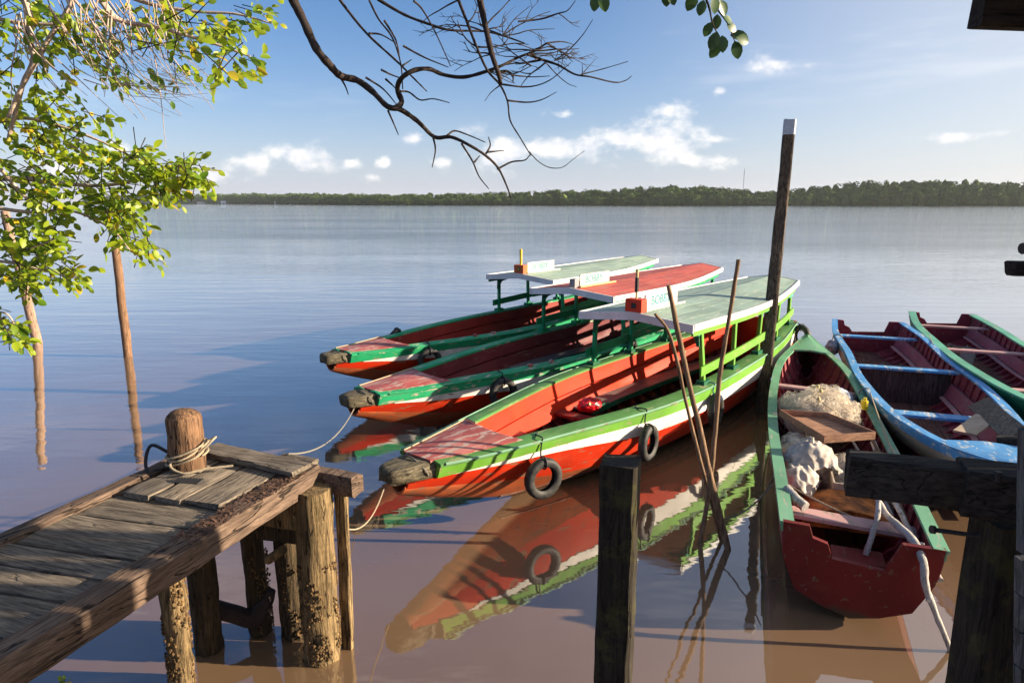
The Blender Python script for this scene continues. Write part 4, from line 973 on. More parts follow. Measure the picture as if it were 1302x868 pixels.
round_post('jetty_post', 'post_wood', -.12, -2.62, -1, 1.32, .10, 16, (0, 0), jt, nseg=16, rag=.14)
jb('side_board', 'post_wood', (.155, .02, -.5), (.15, .05, 1.30), .05, .09, up=(1, 0, 0), seg=8, jit=.006, seed=50)
MB().tube(curve([(-.85, -.25, .30), (-.7, -.2, .25), (-.58, -.14, .2), (-.50, -.08, .32), (-.46, -.05, .42)], 5), [.07] * 14 + [.06, .05, .05, .045, .04, .035, .03], 9).build('fallen_log', 'bark', jt)
MB().tube([(-.42, -.12, .72), (-.24, -.16, .86)], .035, 8).build('stub', 'post_wood', jt)
def crust(x, y, r, z0, z1, n, seed):
    rr = random.Random(seed); mb = MB()
    for _ in range(n):
        a = rr.uniform(0, 6.283); z = z0 + (z1 - z0) * rr.random() ** 1.4; s = rr.uniform(.004, .012); q = Vector((x + math.cos(a) * r * 1.02, y + math.sin(a) * r * 1.02, z))
        if mnoise.noise(Vector((math.cos(a) * 1.4, math.sin(a) * 1.4, z * 3.5 + seed))) < .02: continue
        vs = [q + Vector((v.x * s, v.y * s, v.z * s * 1.4)) * rr.uniform(.7, 1.2) for v in ICO[0]]; mb.add(vs, ICO[1])
    o = mb.build('shell_crust', 'crust', jt, smooth=False); o['kind'] = 'stuff'
ICO = ico()
crust(.02, -.12, .135, -.02, .80, 1700, 1); crust(-.76, -.71, .085, -.02, 1.1, 1300, 2); crust(-.61, -.02, .085, -.02, .7, 700, 3); crust(-.33, .04, .10, -.02, .7, 700, 4)
round_post('jetty_post', 'shaded_post', -.86, -.33, -1, 1.25, .10, 21, (0, 0), jt, nseg=24, rag=.15)
jb('brace_board', 'shaded_post', (-.95, -.05, .95), (-.1, -.1, 1.02), .05, .24, seg=4, jit=.006, seed=52)
# flaking bark on the edge beam, leaves on the deck
rnd = random.Random(77); mb = MB()
for _ in range(700):
    u = -.17 * rnd.random(); v = -1.25 + 1.1 * rnd.random() ** .8; a = rnd.uniform(0, 3.14); l = rnd.uniform(.006, .02); d = Vector((math.cos(a), math.sin(a), rnd.uniform(-.2, .5))) * l; s = Vector((-math.sin(a), math.cos(a), 0)) * l * .4
    c = Vector((u, v, 1.492 + rnd.uniform(0, .006))); mb.add([c - d - s, c + d - s, c + d + s, c - d + s], [(0, 1, 2, 3)])
o = mb.build('bark_flakes', 'dead_leaf', jt, smooth=False); o['kind'] = 'stuff'
# rope turns on the bollard
C_ = Matrix.Translation(jt.location) @ Matrix.Rotation(JR, 4, 'Z')
rp = thing('mooring_rope', 'pale rope wound round the jetty bollard', 'rope', C_ @ Vector((-.875, -.345, 1.56)), JR)
pts = []
for i in range(75):
    a = i * 2 * math.pi / 24; r = .135 + .012 * math.sin(i * .9)
    pts.append((math.cos(a) * r, math.sin(a) * r, .02 + .045 * math.sin(a * 1 + .6) + i * .0012))
MB().tube(pts, .0075, 6).build('coil', 'rope_pale', rp)
MB().tube(curve([(.12, -.05, .05), (.2, .05, .16), (.12, .12, .13), (-.02, -.13, .03), (.1, -.16, -.03), (.22, -.06, -.02), (.36, .05, -.02)], 6), .0085, 6).build('loose_end', 'rope_pale', rp)
MB().tube(curve([(-.12, -.05, .06), (-.22, -.10, .12), (-.26, -.13, .0), (-.2, -.16, -.10), (-.05, -.22, -.13), (.12, -.24, -.07)], 6), .012, 6).build('black_loop', 'rope_black', rp)
for k in range(9): MB().tube([(.10 + .022 * k, -.25 + .004 * k, -.065), (.115 + .022 * k, -.20 + .004 * k, -.045)], .010, 5).build('knot_turn', 'rope_black', rp)
# mooring lines
def line(name, label, pts, r, mat, group='mooring lines'):
    pts = [Vector(p) for p in pts]; b = pts[0]; o = MB().tube([p - b for p in pts], r, 6).build(name, mat); o.location = b; return tag(o, label, 'rope', group)
J = lambda x, y, z: C_ @ Vector((x, y, z))
line('mooring_line', 'grey mooring line from the jetty to the bow of the middle covered boat', sag(J(-.35, .12, 1.50), inboat(b2, .08, -.10, .78), .16), .007, 'rope_grey')
line('mooring_line', 'pale mooring line from the jetty post to the nearest covered boat', sag(J(.17, .02, 1.02), inboat(b1, .02, .05, .74), .16), .006, 'rope_pale')
line('mooring_line', 'white line tying the blue boat to the green gunwale', sag(inboat(b4, 5.85, .60, .72), inboat(b5, 3.1, .84, .80), .03), .009, 'rope_pale')
line('mooring_line', 'thin pale line between the blue and dark green gunwales', sag(inboat(b5, 7.2, -.78, .80), inboat(b6, 6.8, .80, .80), .03) , .008, 'rope_pale')

# ------------------------------------------------------------------ poles
def pole(name, label, mat, base, top, w0, w1, square=False, seed=1, group=None, cat='pole', z0=-1.2):
    base = Vector(base); top = Vector(top); d = (top - base); low = base + d * ((z0 - base.z) / d.z)
    t = thing(name, label, cat, base, 0, group)
    mb = MB()
    if square: mb.beam(low - base, top - base, w0, w0 * .86, up=(math.sin(.35), math.cos(.35), 0), seg=22, jit=.007, cham=.10, seed=seed, taper=w1 / w0)
    else:
        r = random.Random(seed); n = 18; pts = []; rr = []
        for i in range(n + 1):
            f = i / n; q = low.lerp(top, f) - base; k = w0 + (w1 - w0) * f
            pts.append(q + Vector((mnoise.noise(Vector((f * 4, seed, 0))), mnoise.noise(Vector((f * 4, 0, seed))), 0)) * k * .14); rr.append(k / 2 * (1 + r.uniform(-.05, .05)))
        mb.tube(pts, rr, 10)
    mb.build('shaft', mat, t, sharp=45); return t
tp = pole('mooring_pole', 'tall leaning square pole with whitish metal cap between the boats', 'pole_wood', (4.16, 10.95, 0), (4.57, 11.72, 4.72), .205, .18, True, 3)
a = Vector((4.57, 11.72, 4.72)) - tp.location; d = (Vector((4.16, 10.95, 0)) - Vector((4.57, 11.72, 4.72))).normalized()
MB().beam(a - d * .006, a + d * .24, .195, .172, up=(math.sin(.35), math.cos(.35), 0), seg=2, jit=.002).build('metal_cap', 'zinc', tp)
pole('river_stake', 'reddish round stake in the river, right of the two at left', 'red_pole', atz(163, 453, 0), at(146, 304, 15.2), .20, .18, False, 5, 'round stakes standing in the river')
pole('river_stake', 'pale bent stake at the far left rising into the leaves', 'pale_pole', atz(48, 436, 0), at(6, 268, 16.6), .23, .19, False, 8, 'round stakes standing in the river')
S_ = 'thin sticks leaning together in the water'
stick('leaning_stick', 'thinnest leaning stick, leftmost of the three in the water', 'stick', [at(918, 690, 6.45), at(905, 640, 6.5), at(880, 545, 6.5), at(861, 460, 6.45), at(849, 420, 6.4), at(833, 399, 6.4)], [.019, .018, .016, .014], 'stick_wood', S_, 8, 3, 2)
stick('leaning_stick', 'thick straight leaning stick in the middle of the three', 'stick', [atz(932, 728, -.2), atz(925, 698, 0), at(893, 560, 6.3), at(868, 450, 6.3), at(850, 363, 6.3)], [.034, .033, .027, .022], 'stick_wood', S_, 8, 1, 4)
stick('leaning_stick', 'bent stick leaning to the right, tallest of the three', 'stick', [atz(885, 712, -.2), atz(890, 690, 0), at(902, 620, 6.5), at(911, 530, 6.6), at(916, 470, 6.6), at(928, 400, 6.6), at(939, 330, 6.6)], [.026, .027, .025, .023, .021], 'stick_wood', S_, 8, 2, 7)
line('mooring_line', 'dark line from the tall pole to the leaning sticks', sag(atz(916, 660, .25), inboat(b4, 7.2, -.66, .74), .09), .008, 'rope_grey')
line('mooring_line', 'pale line looped over the green gunwale to the pole', sag(inboat(b4, 7.0, -.66, .74), inboat(b4, 7.35, .05, .60), .02), .009, 'rope_pale')
line('mooring_line', 'grey line from the green gunwale back to the tall pole', sag(inboat(b4, 7.0, -.66, .74), at(962, 628, 8.0), .1), .008, 'rope_grey')

# ------------------------------------------------------------------ near posts and the pier on the right
fp_ = thing('square_post', 'dark square timber post with mossy edge in the foreground', 'post', (.548, 3.25, 0), -.30)
mb = MB().beam((0, 0, -1), (0, 0, 2.125), .185, .185, up=(0, 1, 0), seg=26, jit=.004, cham=.10, seed=60); mb.build('shaft', 'dark_post', fp_)
pr = thing('timber_pier', 'dark timber pier frame at the right edge', 'pier', (0, 0, 0))
a = atz(1084, 578, 2.36); b = atz(1228, 595, 2.36)
d = (b - a).normalized()
MB().beam(a + Vector((0, .03, -.088)), b + d * .02 + Vector((0, .03, -.088)), .12, .175, seg=5, jit=.003, seed=61, cham=.06).build('cross_beam', 'pier_beam', pr)
MB().beam(b + Vector((-.0, .02, -.085)), b + d * .75 + Vector((0, .02, -.085)), .19, .19, seg=5, jit=.003, seed=62, cham=.06).build('cross_beam', 'pier_beam', pr)
c = at(1276, 660, 2.62)
MB().beam((c.x + .0, 2.60, -1), (c.x, 2.60, c.z + .02), .21, .2, up=(0, 1, 0), seg=20, jit=.005, seed=63).build('pier_post', 'dark_post', pr)
MB().tube([at(1186, 673, 2.6), at(1245, 681, 2.56)], [.0105, .0095], 8).build('bolt', 'iron', pr)
MB().tube([at(1184, 672.6, 2.6), at(1188, 673.2, 2.6)], .018, 8).build('bolt_head', 'iron', pr)
q = at(1269, 603, 2.48); MB().tube([q + Vector((0, 0, -.03)), q + Vector((0, 0, .012))], .012, 8).build('bolt', 'iron', pr)
for k in range(4):
    y0, y1 = 706 + 46 * k, 706 + 46 * (k + 1) - 1.5; p0, p1 = at(1295 - .5 * k, y0, 2.05), at(1294.5 - .5 * k, y1, 2.05)
    MB().beam(p0 + Vector((.07, 0, 0)), p1 + Vector((.07, 0, 0)), .14, .04, up=(0, 1, 0), seg=2, jit=.0006, seed=70 + k, cham=.03).build('grey_board', 'grey_plank', pr)
p0, p1 = at(1300, 545, 2.2), at(1298, 700, 2.2)
MB().beam(p0 + Vector((.05, 0, 0)), p1 + Vector((.05, 0, 0)), .1, .06, up=(0, 1, 0), seg=3, jit=.001, seed=75).build('upright', 'grey_plank', pr)
e2 = at(1286, 331, 2.4)
MB().beam((e2.x, 2.4, e2.z - .028), (e2.x + .6, 2.36, e2.z - .028), .06, .05, seg=3, jit=.002, seed=76).build('rail', 'pier_beam', pr)
e3 = at(1299, 316, 2.4); MB().tube([e3, e3 + Vector((.3, 0, .02))], .02, 8).build('hand_rail', 'iron', pr)
hut = thing('pier_hut', 'dark wooden hut eave at the top right corner', 'hut', (0, 0, 0))
e = at(1240, 36, 2.5)
MB().beam((e.x, 2.50, e.z + .085), (e.x + 1.6, 2.62, e.z + .085), .06, .17, seg=6, jit=.003, seed=80).build('eave_board', 'pier_beam', hut)
MB().beam((e.x + .03, 2.47, e.z + .26), (e.x + 1.6, 1.2, e.z + .55), .30, .02, seg=3, jit=.002, seed=81).build('roof_sheet', 'zinc', hut)
for k in range(4): MB().beam((e.x + .10 + k * .4, 2.45, e.z + .14), (e.x + .10 + k * .4, .2, e.z + .30), .06, .09, seg=3, jit=.002, seed=82 + k).build('rafter', 'pier_beam', hut)
for k in range(9): MB().beam((e.x + .85, 2.4 - .26 * k, .9), (e.x + .85, 2.4 - .26 * k, e.z + .15 + .02 * k), .23, .03, up=(1, 0, 0), seg=3, jit=.004, seed=90 + k).build('unseen_board', 'grey_plank', hut)  # unseen hut wall, gapped to throw light stripes on the jetty
for k in range(9): MB().beam((e.x - .2 + .0, 2.35 - .26 * k, e.z + .24), (e.x + 1.7, 2.35 - .26 * k, e.z + .30), .245, .025, seg=3, jit=.003, seed=110 + k).build('roof_board', 'pier_beam', hut)
yy = 3.44  # unseen boards added outside the frame to shade the deck and square post
for k, (wd, gap, zb) in enumerate([(.22, .03, 2.30), (.13, .10, 2.42), (.26, .02, 2.25), (.18, .015, 2.5), (.10, .07, 2.2), (.24, .03, 2.36)]):
    MB().beam((2.86, yy - wd / 2, zb), (2.88, yy - wd / 2, 3.35), wd, .025, up=(1, 0, 0), seg=5, jit=.010, seed=130 + k).build('unseen_board', 'grey_plank', hut); yy -= wd + gap
MB().beam((2.9, 2.2, 3.3), (2.9, 3.5, 3.3), .06, .1, seg=3, jit=.003, seed=140).build('unseen_rail', 'pier_beam', hut)  # this rail and the next post carry the added shading boards
MB().beam((2.9, 3.5, -1), (2.9, 3.5, 3.36), .1, .1, up=(0, 1, 0), seg=6, jit=.004, seed=141).build('board_post', 'dark_post', hut)

# ------------------------------------------------------------------ branches and leaves
def leaf_mesh(name, mat, L=.08, W=.045, fold=.25, curl=.12):
    prof = [(0, .0), (.18, .62), (.42, 1.0), (.68, .92), (.88, .52), (1.0, .0)]
    vs = []; fs = []
    for t, wv in prof:
        z = -curl * L * t * t
        vs += [(t * L, -wv * W / 2, z + fold * wv * W / 2), (t * L, 0, z), (t * L, wv * W / 2, z + fold * wv * W / 2)]
    for i in range(len(prof) - 1):
        a = i * 3; fs += [(a, a + 1, a + 4, a + 3), (a + 1, a + 2, a + 5, a + 4)]
    me = bpy.data.meshes.new(name); me.from_pydata(vs, [], fs); me.materials.append(MATS[mat]); me.update()
    me.polygons.foreach_set('use_smooth', [True] * len(me.polygons)); return me, vs, fs
LEAVES = [leaf_mesh('leaf', 'leaf', .082, .05, .3, .15), leaf_mesh('leaf', 'leaf', .072, .046, .12, .3), leaf_mesh('leaf', 'leaf', .092, .052, .4, .05)]
LEAVESD = [leaf_mesh('leaf', 'leaf_dark', .10, .066, .25, .15), leaf_mesh('leaf', 'leaf_dark', .088, .06, .1, .25)]
def leaf_mtx(p, d, rnd, droop=.25, k=1.0):
    d = (Vector(d).normalized() + Vector((rnd.uniform(-.6, .6), rnd.uniform(-.6, .6), rnd.uniform(-.5, .4) - droop))).normalized()
    n = Vector((rnd.uniform(-.7, 1.0), rnd.uniform(-.9, .5), rnd.uniform(.0, 1.0)))
    y = n.cross(d); y = y.normalized() if y.length > 1e-3 else d.orthogonal().normalized(); z = d.cross(y)
    m = Matrix((d, y, z)).transposed().to_4x4(); m.translation = p
    return m @ Matrix.Scale(k, 4)
class Foliage:
    def __init__(s, root, kinds, limit): s.root = root; s.kinds = kinds; s.n = 0; s.limit = limit; s.mb = MB(); s.items = []
    def leaf(s, m, rnd): s.items.append((m, rnd.randrange(len(s.kinds))))
    def finish(s, mat, rnd):
        s.items.sort(key=lambda it: it[0].translation.y); inv = s.root.matrix_basis.inverted()
        vis = s.items[:]; rnd.shuffle(vis)
        for i, (m, k) in enumerate(vis):
            m = inv @ m
            if i < s.limit:
                o = bpy.data.objects.new('leaf', s.kinds[k][0]); COL.objects.link(o); o.parent = s.root; o.matrix_local = m
            else:
                s.mb.add([m @ Vector(v) for v in s.kinds[k][1]], s.kinds[k][2])
        if s.mb.v: o = s.mb.build('foliage', mat, s.root, sharp=180); o['kind'] = 'stuff'
def branch(root, pts, r0, r1, mat='bark', name='branch', n=6, sub=5):
    c = [Vector(p) - root.location for p in curve(pts, sub)]; m_ = len(c)
    r = random.Random(int(r0 * 1e6) + m_)
    rr = [(r0 + (r1 - r0) * i / (m_ - 1)) * (1 + r.uniform(-.10, .10)) for i in range(m_)]
    return MB().tube(c, rr, n).build(name, mat, root, sharp=60)

rnd = random.Random(11)
tree = thing('leafy_tree', 'leafy tree hanging over the water at the upper left', 'tree', (-6.6, 3.6, -.4))
MB().tube([Vector(p) for p in curve([(0, 0, -.6), (.15, .05, 1.2), (.1, .2, 2.6), (.4, .35, 4.0), (.9, .5, 5.4), (1.1, .6, 6.6)], 6)], [.26, .25, .24, .23, .22, .215, .21, .2, .195, .19, .185, .18, .175, .17, .165, .16, .155, .15, .145, .14, .13, .12, .11, .10, .09, .08, .07, .06, .05, .04, .03], 12).build('trunk', 'pale_bark', tree)
fol = Foliage(tree, LEAVES, 300)
tops = [(-6.5, 3.8, 2.2), (-6.2, 3.9, 3.6), (-5.7, 4.1, 5.0)]
P = lambda l, Y: [at(x, y, Y + 0.0) for x, y in l]
mains = [
    ([(-5.7, 4.1, 4.6)] + P([(-40, -30), (40, 60), (28, 110), (10, 180)], 4.4), .028, .012),
    ([(-6.2, 3.9, 3.4)] + P([(-40, 228), (60, 232), (130, 236), (200, 225), (248, 228)], 4.7), .022, .006),
    ([(-5.7, 4.1, 5.0)] + P([(60, -60), (120, -10), (150, 25), (200, 35), (270, 55), (318, 72)], 4.2), .026, .006),
    (P([(75, -40), (92, 0), (62, 50), (28, 110), (10, 150)], 4.3), .02, .012),
    (P([(-20, 160), (30, 150), (90, 165), (150, 190), (190, 215)], 4.8), .014, .005),
    (P([(-20, 262), (40, 270), (90, 268), (140, 290), (165, 318)], 4.7), .014, .005),
    (P([(-20, 330), (20, 335), (60, 345), (100, 352)], 4.6), .012, .005),
    (P([(-15, 195), (22, 240), (45, 262)], 4.5), .013, .010),
    (P([(125, -20), (190, 5), (250, 15), (300, 18), (345, 30)], 4.4), .014, .004),
    (P([(-20, 20), (30, 30), (90, 30), (140, 20)], 4.5), .014, .005),
    (P([(-15, 395), (10, 400), (24, 425)], 4.6), .008, .004)]
for pts, a, b in mains: branch(tree, pts, a, b, 'pale_bark')
clus = [(35, 25, 55, 40, 4.5, 26), (105, 35, 60, 45, 4.6, 20), (70, 85, 65, 40, 4.6, 16), (165, 40, 60, 35, 4.4, 16), (225, 22, 50, 26, 4.3, 18), (290, 25, 50, 20, 4.3, 22), (250, 70, 45, 25, 4.2, 14), (300, 82, 28, 14, 4.2, 10),
        (180, 85, 60, 30, 4.5, 11), (40, 150, 45, 30, 4.8, 26), (95, 165, 50, 30, 4.8, 26), (60, 200, 60, 30, 4.7, 20), (140, 195, 45, 22, 4.8, 26), (185, 215, 30, 22, 4.8, 20), (228, 224, 36, 22, 4.7, 40), (205, 235, 22, 16, 4.7, 12),
        (30, 235, 40, 25, 4.6, 18), (95, 245, 55, 25, 4.7, 28), (140, 265, 36, 26, 4.7, 34), (158, 295, 24, 22, 4.7, 22), (180, 318, 14, 12, 4.7, 8), (60, 290, 45, 26, 4.6, 20), (20, 300, 30, 35, 4.6, 18), (50, 325, 30, 18, 4.6, 16), (80, 350, 24, 12, 4.6, 14), (25, 355, 28, 22, 4.6, 18), (6, 405, 14, 18, 4.6, 9), (22, 430, 14, 8, 4.6, 7), (-25, 230, 30, 160, 4.7, 40), (-30, 60, 30, 80, 4.5, 25)]
for (cx, cy, rx, ry, Y, n) in clus:
    for _ in range(int(n * (1.6 if cy > 120 and cx < 120 else (1.5 if cy > 120 else 1.35)))):
        a = rnd.uniform(0, 6.283); q = math.sqrt(rnd.random()); px = cx + rx * q * math.cos(a); py = cy + ry * q * math.sin(a)
        st_ = at(px, py, Y + rnd.uniform(-.45, .45)); d = Vector((rnd.uniform(-.35, 1.0), rnd.uniform(-.6, .6), rnd.uniform(-.75, .5))).normalized(); ln = rnd.uniform(.06, .17)
        nl = rnd.randrange(3, 6)
        MB_ = None
        for k in range(nl):
            f = (k + .6) / nl; side = d.cross(Vector((0, 0, 1))).normalized() * (1 if k % 2 else -1)
            fol.leaf(leaf_mtx(st_ + d * ln * f, d * .7 + side * (.8 if k < nl - 1 else 0), rnd, .2, rnd.uniform(.48, .95)), rnd)
        if rnd.random() < .5: MB().tube([st_ - d * .10 - tree.location, st_ + d * ln * .5 - tree.location, st_ + d * ln - tree.location], [.0035, .0028, .0015], 4).build('twig', 'bark', tree)
fol.finish('leaf', rnd)
# the crown beyond the frame carries on
fol2 = MB()
for _ in range(2600):
    v = Vector((rnd.gauss(0, 1), rnd.gauss(0, 1), rnd.gauss(0, 1))).normalized() * rnd.random() ** .33
    c = Vector((-6.2 + v.x * 1.5, 3.6 + v.y * 1.6, 5.4 + v.z * 1.7))
    if c.x > -4.4: continue
    m_ = leaf_mtx(c, v, rnd, .2, 1.3); k = LEAVES[rnd.randrange(3)]; fol2.add([m_ @ Vector(x) - tree.location for x in k[1]], k[2])
o = fol2.build('crown', 'leaf', tree, sharp=180); o['kind'] = 'stuff'
# tangle of bare twigs at the upper left
bt = thing('bare_twigs', 'tangle of pale leafless twigs among the leaves at upper left', 'twigs', at(80, -20, 4.1))
for i in range(64):
    x0 = rnd.uniform(10, 215); y0 = rnd.uniform(-20, 30) + (30 if x0 < 60 else 0); x1 = x0 + rnd.uniform(50, 120) if i % 3 else x0 + rnd.uniform(-10, 60); x1 = min(x1, 272); y1 = min(158, y0 + rnd.uniform(60, 125)); Y = rnd.uniform(3.9, 4.5)
    mx = (x0 + x1) / 2 + rnd.uniform(-14, 4); my = (y0 + y1) / 2 + rnd.uniform(-2, 14)
    branch(bt, [at(x0, y0, Y), at((x0 + mx) / 2 + rnd.uniform(-4, 4), (y0 + my) / 2 + rnd.uniform(0, 5), Y), at(mx, my, Y + .05), at(x1, y1, Y + rnd.uniform(-.1, .1))], rnd.uniform(.003, .0075), .0014, 'pale_bark', 'twig', 5, 4)
for i in range(30):
    x0 = rnd.uniform(150, 215); y0 = rnd.uniform(85, 125); x1 = x0 + rnd.uniform(30, 85); y1 = y0 + rnd.uniform(-10, 30); Y = rnd.uniform(4.0, 4.3)
    branch(bt, [at(x0, y0, Y), at((x0 + x1) / 2, (y0 + y1) / 2 + rnd.uniform(-2, 8), Y), at(min(x1, 285), y1, Y)], .0022, .001, 'pale_bark', 'twig', 4, 4)
branch(bt, [at(196, 70, 4.2), at(204, 120, 4.2), at(211, 190, 4.2)], .0028, .0016, 'pale_bark', 'twig', 5, 4)

# dead branch hanging from above
dead = thing('dead_branch', 'dark leafless branch hanging from the top centre', 'branch', at(560, -60, 3.3))
LIMB = []
def db(o, s, l, Y, r0, r1, name='limb'):
    LIMB.append(([(o[0] + x / s, o[1] + y / s) for x, y in l], Y))
    pts = [at(o[0] + x / s, o[1] + y / s, Y + .05 * math.sin(i * 1.3)) for i, (x, y) in enumerate(l)]
    return branch(dead, pts, r0 * .78, r1 * .7, 'bark', name, 7, 5)
A = ((360, 0), 3.616); Bc = ((560, 0), 4.338); Cc = ((360, 0), 2.1)
db(*A, [(10, -90), (45, 0), (90, 90), (150, 220), (215, 300), (265, 350), (340, 370), (410, 420), (480, 490), (540, 505), (620, 560), (695, 630), (770, 630), (850, 665), (930, 715), (990, 775), (1030, 860), (1045, 905)], 3.3, .028, .0045)
db(*A, [(515, 497), (545, 470), (525, 410), (545, 360), (600, 325), (670, 318), (740, 345), (830, 355), (930, 330), (1010, 300), (1080, 265), (1157, 235), (1210, 200)], 3.3, .018, .006)
db(*A, [(230, -50), (260, 0), (380, 150), (520, 280), (600, 360), (660, 420)], 3.4, .010, .004)
db(*A, [(380, -40), (395, 0), (440, 90), (500, 170), (540, 290), (550, 410)], 3.35, .007, .004)
db(*A, [(400, -30), (440, 0), (560, 70), (680, 115), (770, 140), (920, 145), (1010, 165), (1110, 200)], 3.4, .011, .005)
db(*A, [(895, -60), (905, 0), (930, 120), (960, 250), (990, 340), (1000, 385)], 3.2, .022, .012)
db(*Bc, [(85, -60), (100, 0), (150, 130), (200, 260), (260, 390), (330, 470), (370, 560), (385, 665), (440, 760), (500, 860)], 3.25, .010, .0035)
db(*Cc, [(657, 405), (680, 430), (710, 447), (745, 447), (775, 425), (805, 403)], 3.25, .0035, .0015)
db(*Bc, [(480, 300), (560, 330), (650, 360), (740, 410), (830, 425), (960, 455), (1020, 445), (1055, 420)], 3.3, .009, .002)
db(*Bc, [(775, 412), (900, 380), (1035, 340)], 3.3, .004, .002)
db(*Bc, [(630, 335), (700, 285), (780, 200), (840, 110)], 3.35, .005, .002)
db(*Bc, [(330, 465), (480, 480), (600, 445), (720, 345)], 3.2, .006, .002)
db(*Bc, [(370, 555), (480, 565), (560, 550), (640, 508)], 3.2, .006, .002)
db(*Bc, [(430, 120), (560, 105), (650, 75), (700, 60), (745, 5)], 3.3, .006, .0025)
db(*Bc, [(310, 400), (370, 395), (400, 425), (400, 450)], 3.2, .010, .004)
db(*Bc, [(320, 400), (400, 410), (500, 365)], 3.2, .005, .002); db(*Bc, [(390, 415), (500, 425), (605, 420)], 3.2, .005, .002)
db(*Bc, [(580, 345), (640, 410), (700, 460), (750, 480)], 3.3, .004, .0015); db(*Bc, [(330, 470), (280, 510), (245, 558)], 3.2, .004, .0015)
db(*Bc, [(783, 412), (782, 345)], 3.3, .003, .0015); db(*Bc, [(790, 400), (860, 322)], 3.3, .003, .0012)
for l in ([(262, 355), (285, 395), (300, 435)], [(483, 510), (505, 560), (530, 620)], [(690, 632), (700, 690), (685, 770)], [(472, 365), (500, 390), (520, 410)], [(540, 420), (580, 425), (630, 460), (690, 455), (765, 473)],
          [(820, 660), (870, 740), (900, 810), (945, 868)], [(755, 622), (790, 602), (860, 625), (930, 655)], [(930, 712), (952, 670), (944, 630)], [(985, 778), (1050, 745), (1110, 737), (1135, 712)], [(380, 357), (460, 410), (525, 485)],
          [(552, 212), (650, 265), (760, 310)], [(600, 5), (640, 45), (700, 150), (770, 305)], [(395, 155), (450, 160), (520, 200)], [(452, 322), (500, 345), (545, 362)], [(940, 700), (1015, 692)], [(545, 305), (590, 275)], [(880, 745), (905, 715)], [(465, 95), (520, 190), (540, 300)]):
    db(*A, l, 3.3, .0065, .003, 'twig')
def twig(px, py, a, L_, Y, r, depth):
    pts = [(px, py)]; n = 4; aa = a
    for k in range(n):
        aa += rnd.uniform(-.28, .28); px += math.cos(aa) * L_ / n; py += math.sin(aa) * L_ / n * .9; pts.append((px, py))
        if depth < 2 and k in (1, 2) and rnd.random() < .75: twig(px, py, aa + rnd.choice((-1, 1)) * rnd.uniform(.4, .8), L_ * rnd.uniform(.35, .65), Y + rnd.uniform(-.04, .04), r * .65, depth + 1)
    branch(dead, [at(x, y, Y + .02 * i) for i, (x, y) in enumerate(pts)], r, r * .35, 'bark', 'twig', 5, 3)
spots = [(x, y, Y) for l, Y in LIMB for (x, y) in l if 575 < x < 715 and -10 < y < 90]
for i in range(34):
    x, y, Y = rnd.choice(spots); twig(x, y, rnd.uniform(-.9, .6) if rnd.random() < .75 else rnd.uniform(2.4, 3.9), rnd.uniform(28, 70), Y, rnd.uniform(.0028, .0048), 0)
# sprigs of dark leaves at the top right
lt = thing('leaf_sprig', 'sprig of dark green round leaves at the top edge, right of centre', 'branch', at(890, -40, 3.2))
branch(lt, [at(880, -40, 3.2), at(900, 5, 3.2), at(906, 30, 3.2), at(915, 48, 3.2)], .006, .002, 'bark')
branch(lt, [at(900, -30, 3.2), at(908, 5, 3.2), at(925, 30, 3.2), at(935, 55, 3.2)], .005, .002, 'bark')
fl = Foliage(lt, LEAVESD, 300)
for (x, y, dx, dy, k) in [(895, 0, -.3, -1, .9), (885, -10, -.4, -1, 1), (908, -5, .2, -1, 1), (915, 0, .5, -.8, .9), (912, 18, 0, -1, .8), (905, 28, -.4, -.9, .8), (920, 22, .8, -.2, .8), (924, 32, .9, -.3, .8), (912, 40, -.3, -1, 1), (918, 45, .1, -1, 1), (928, 45, .9, -.1, 1), (934, 52, .3, -1, 1.1), (936, 48, 1, -.2, .9), (915, 55, -.5, -.8, .9)]:
    p = at(x, y, 3.2 + rnd.uniform(-.06, .06)); d = Vector((dx, rnd.uniform(-.3, .3), dy)).normalized()
    n_ = Vector((rnd.uniform(-.4, .4), -1, rnd.uniform(-.2, .6))); yv = n_.cross(d).normalized(); zv = d.cross(yv)
    mm = Matrix((d, yv, zv)).transposed().to_4x4(); mm.translation = p; fl.leaf(mm @ Matrix.Scale(k * .8, 4), rnd)
fl.finish('leaf_dark', rnd)
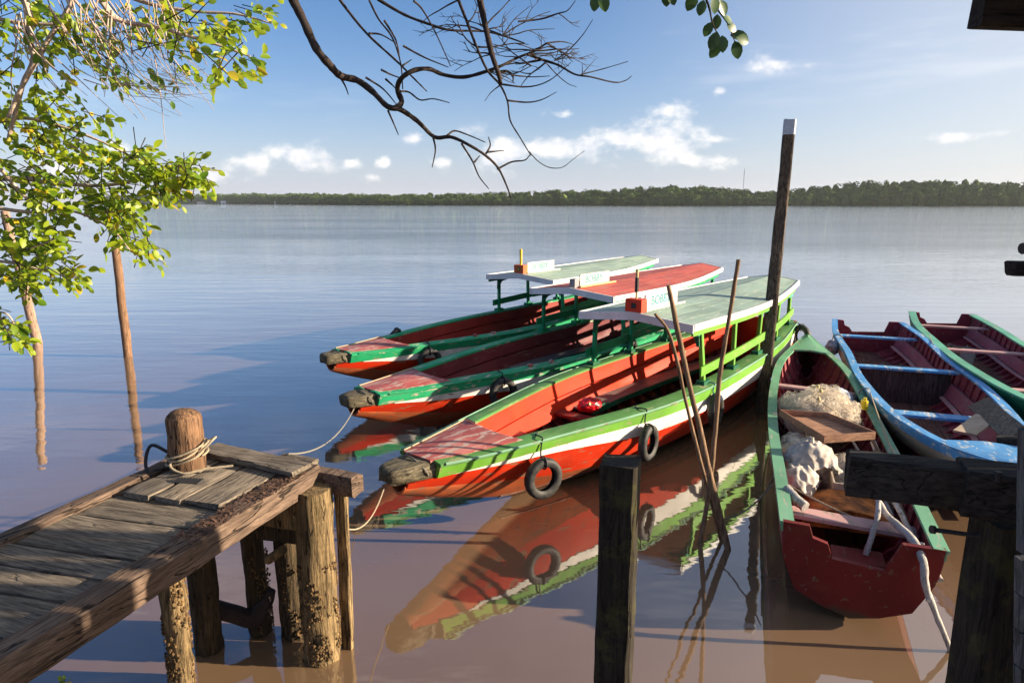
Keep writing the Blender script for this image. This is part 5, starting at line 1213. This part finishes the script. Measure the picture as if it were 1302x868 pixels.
lt = thing('leaf_sprig', 'few leaf tips peeping in at the top edge near the centre', 'branch', at(760, -50, 3.2))
branch(lt, [at(758, -60, 3.2), at(760, -30, 3.2), at(764, -8, 3.2)], .005, .002, 'bark')
branch(lt, [at(758, -60, 3.2), at(800, -40, 3.2), at(846, -14, 3.2)], .005, .002, 'bark')
fl = Foliage(lt, LEAVESD, 300)
for (x, y, dx, dy, k) in [(758, -8, -.1, -1, .9), (765, -8, .3, -1, .95), (846, -14, .2, -1, 1), (850, -14, .5, -1, .9)]:
    p = at(x, y, 3.2); d = Vector((dx, 0, dy)).normalized(); yv = Vector((0, -1, .2)).cross(d).normalized(); zv = d.cross(yv)
    mm = Matrix((d, yv, zv)).transposed().to_4x4(); mm.translation = p; fl.leaf(mm @ Matrix.Scale(k * .8, 4), rnd)
fl.finish('leaf_dark', rnd)
# a small weed tip below the jetty
wd_ = thing('weed_sprig', 'small yellowish weed tip below the jetty at the bottom edge', 'plant', at(80, 905, 2.6))
branch(wd_, [at(80, 910, 2.6), at(81, 880, 2.6), at(82, 864, 2.6)], .003, .0015, 'bark', 'stem')
fl = Foliage(wd_, LEAVES, 300)
for k in range(9): fl.leaf(leaf_mtx(at(82 + rnd.uniform(-5, 5), 866 + rnd.uniform(-4, 8), 2.6), (rnd.uniform(-1, 1), rnd.uniform(-.5, .5), .4), rnd, 0, .33), rnd)
fl.finish('leaf', rnd)

# ------------------------------------------------------------------ moist river air
hm = bpy.data.materials.new('haze'); hm.use_nodes = True; hm.node_tree.nodes.clear()
ho = hm.node_tree.nodes.new('ShaderNodeOutputMaterial'); hv = hm.node_tree.nodes.new('ShaderNodeVolumePrincipled')
hv.inputs['Color'].default_value = (0.86, 0.92, 1.0, 1); hv.inputs['Density'].default_value = 0.00006; hv.inputs['Anisotropy'].default_value = 0.2
hm.node_tree.links.new(hv.outputs[0], ho.inputs['Volume']); MATS['haze'] = hm
hz_ = MB().box(-9100, 9100, -70, 14100, -2.5, 75).build('haze', 'haze', smooth=False); hz_['kind'] = 'stuff'
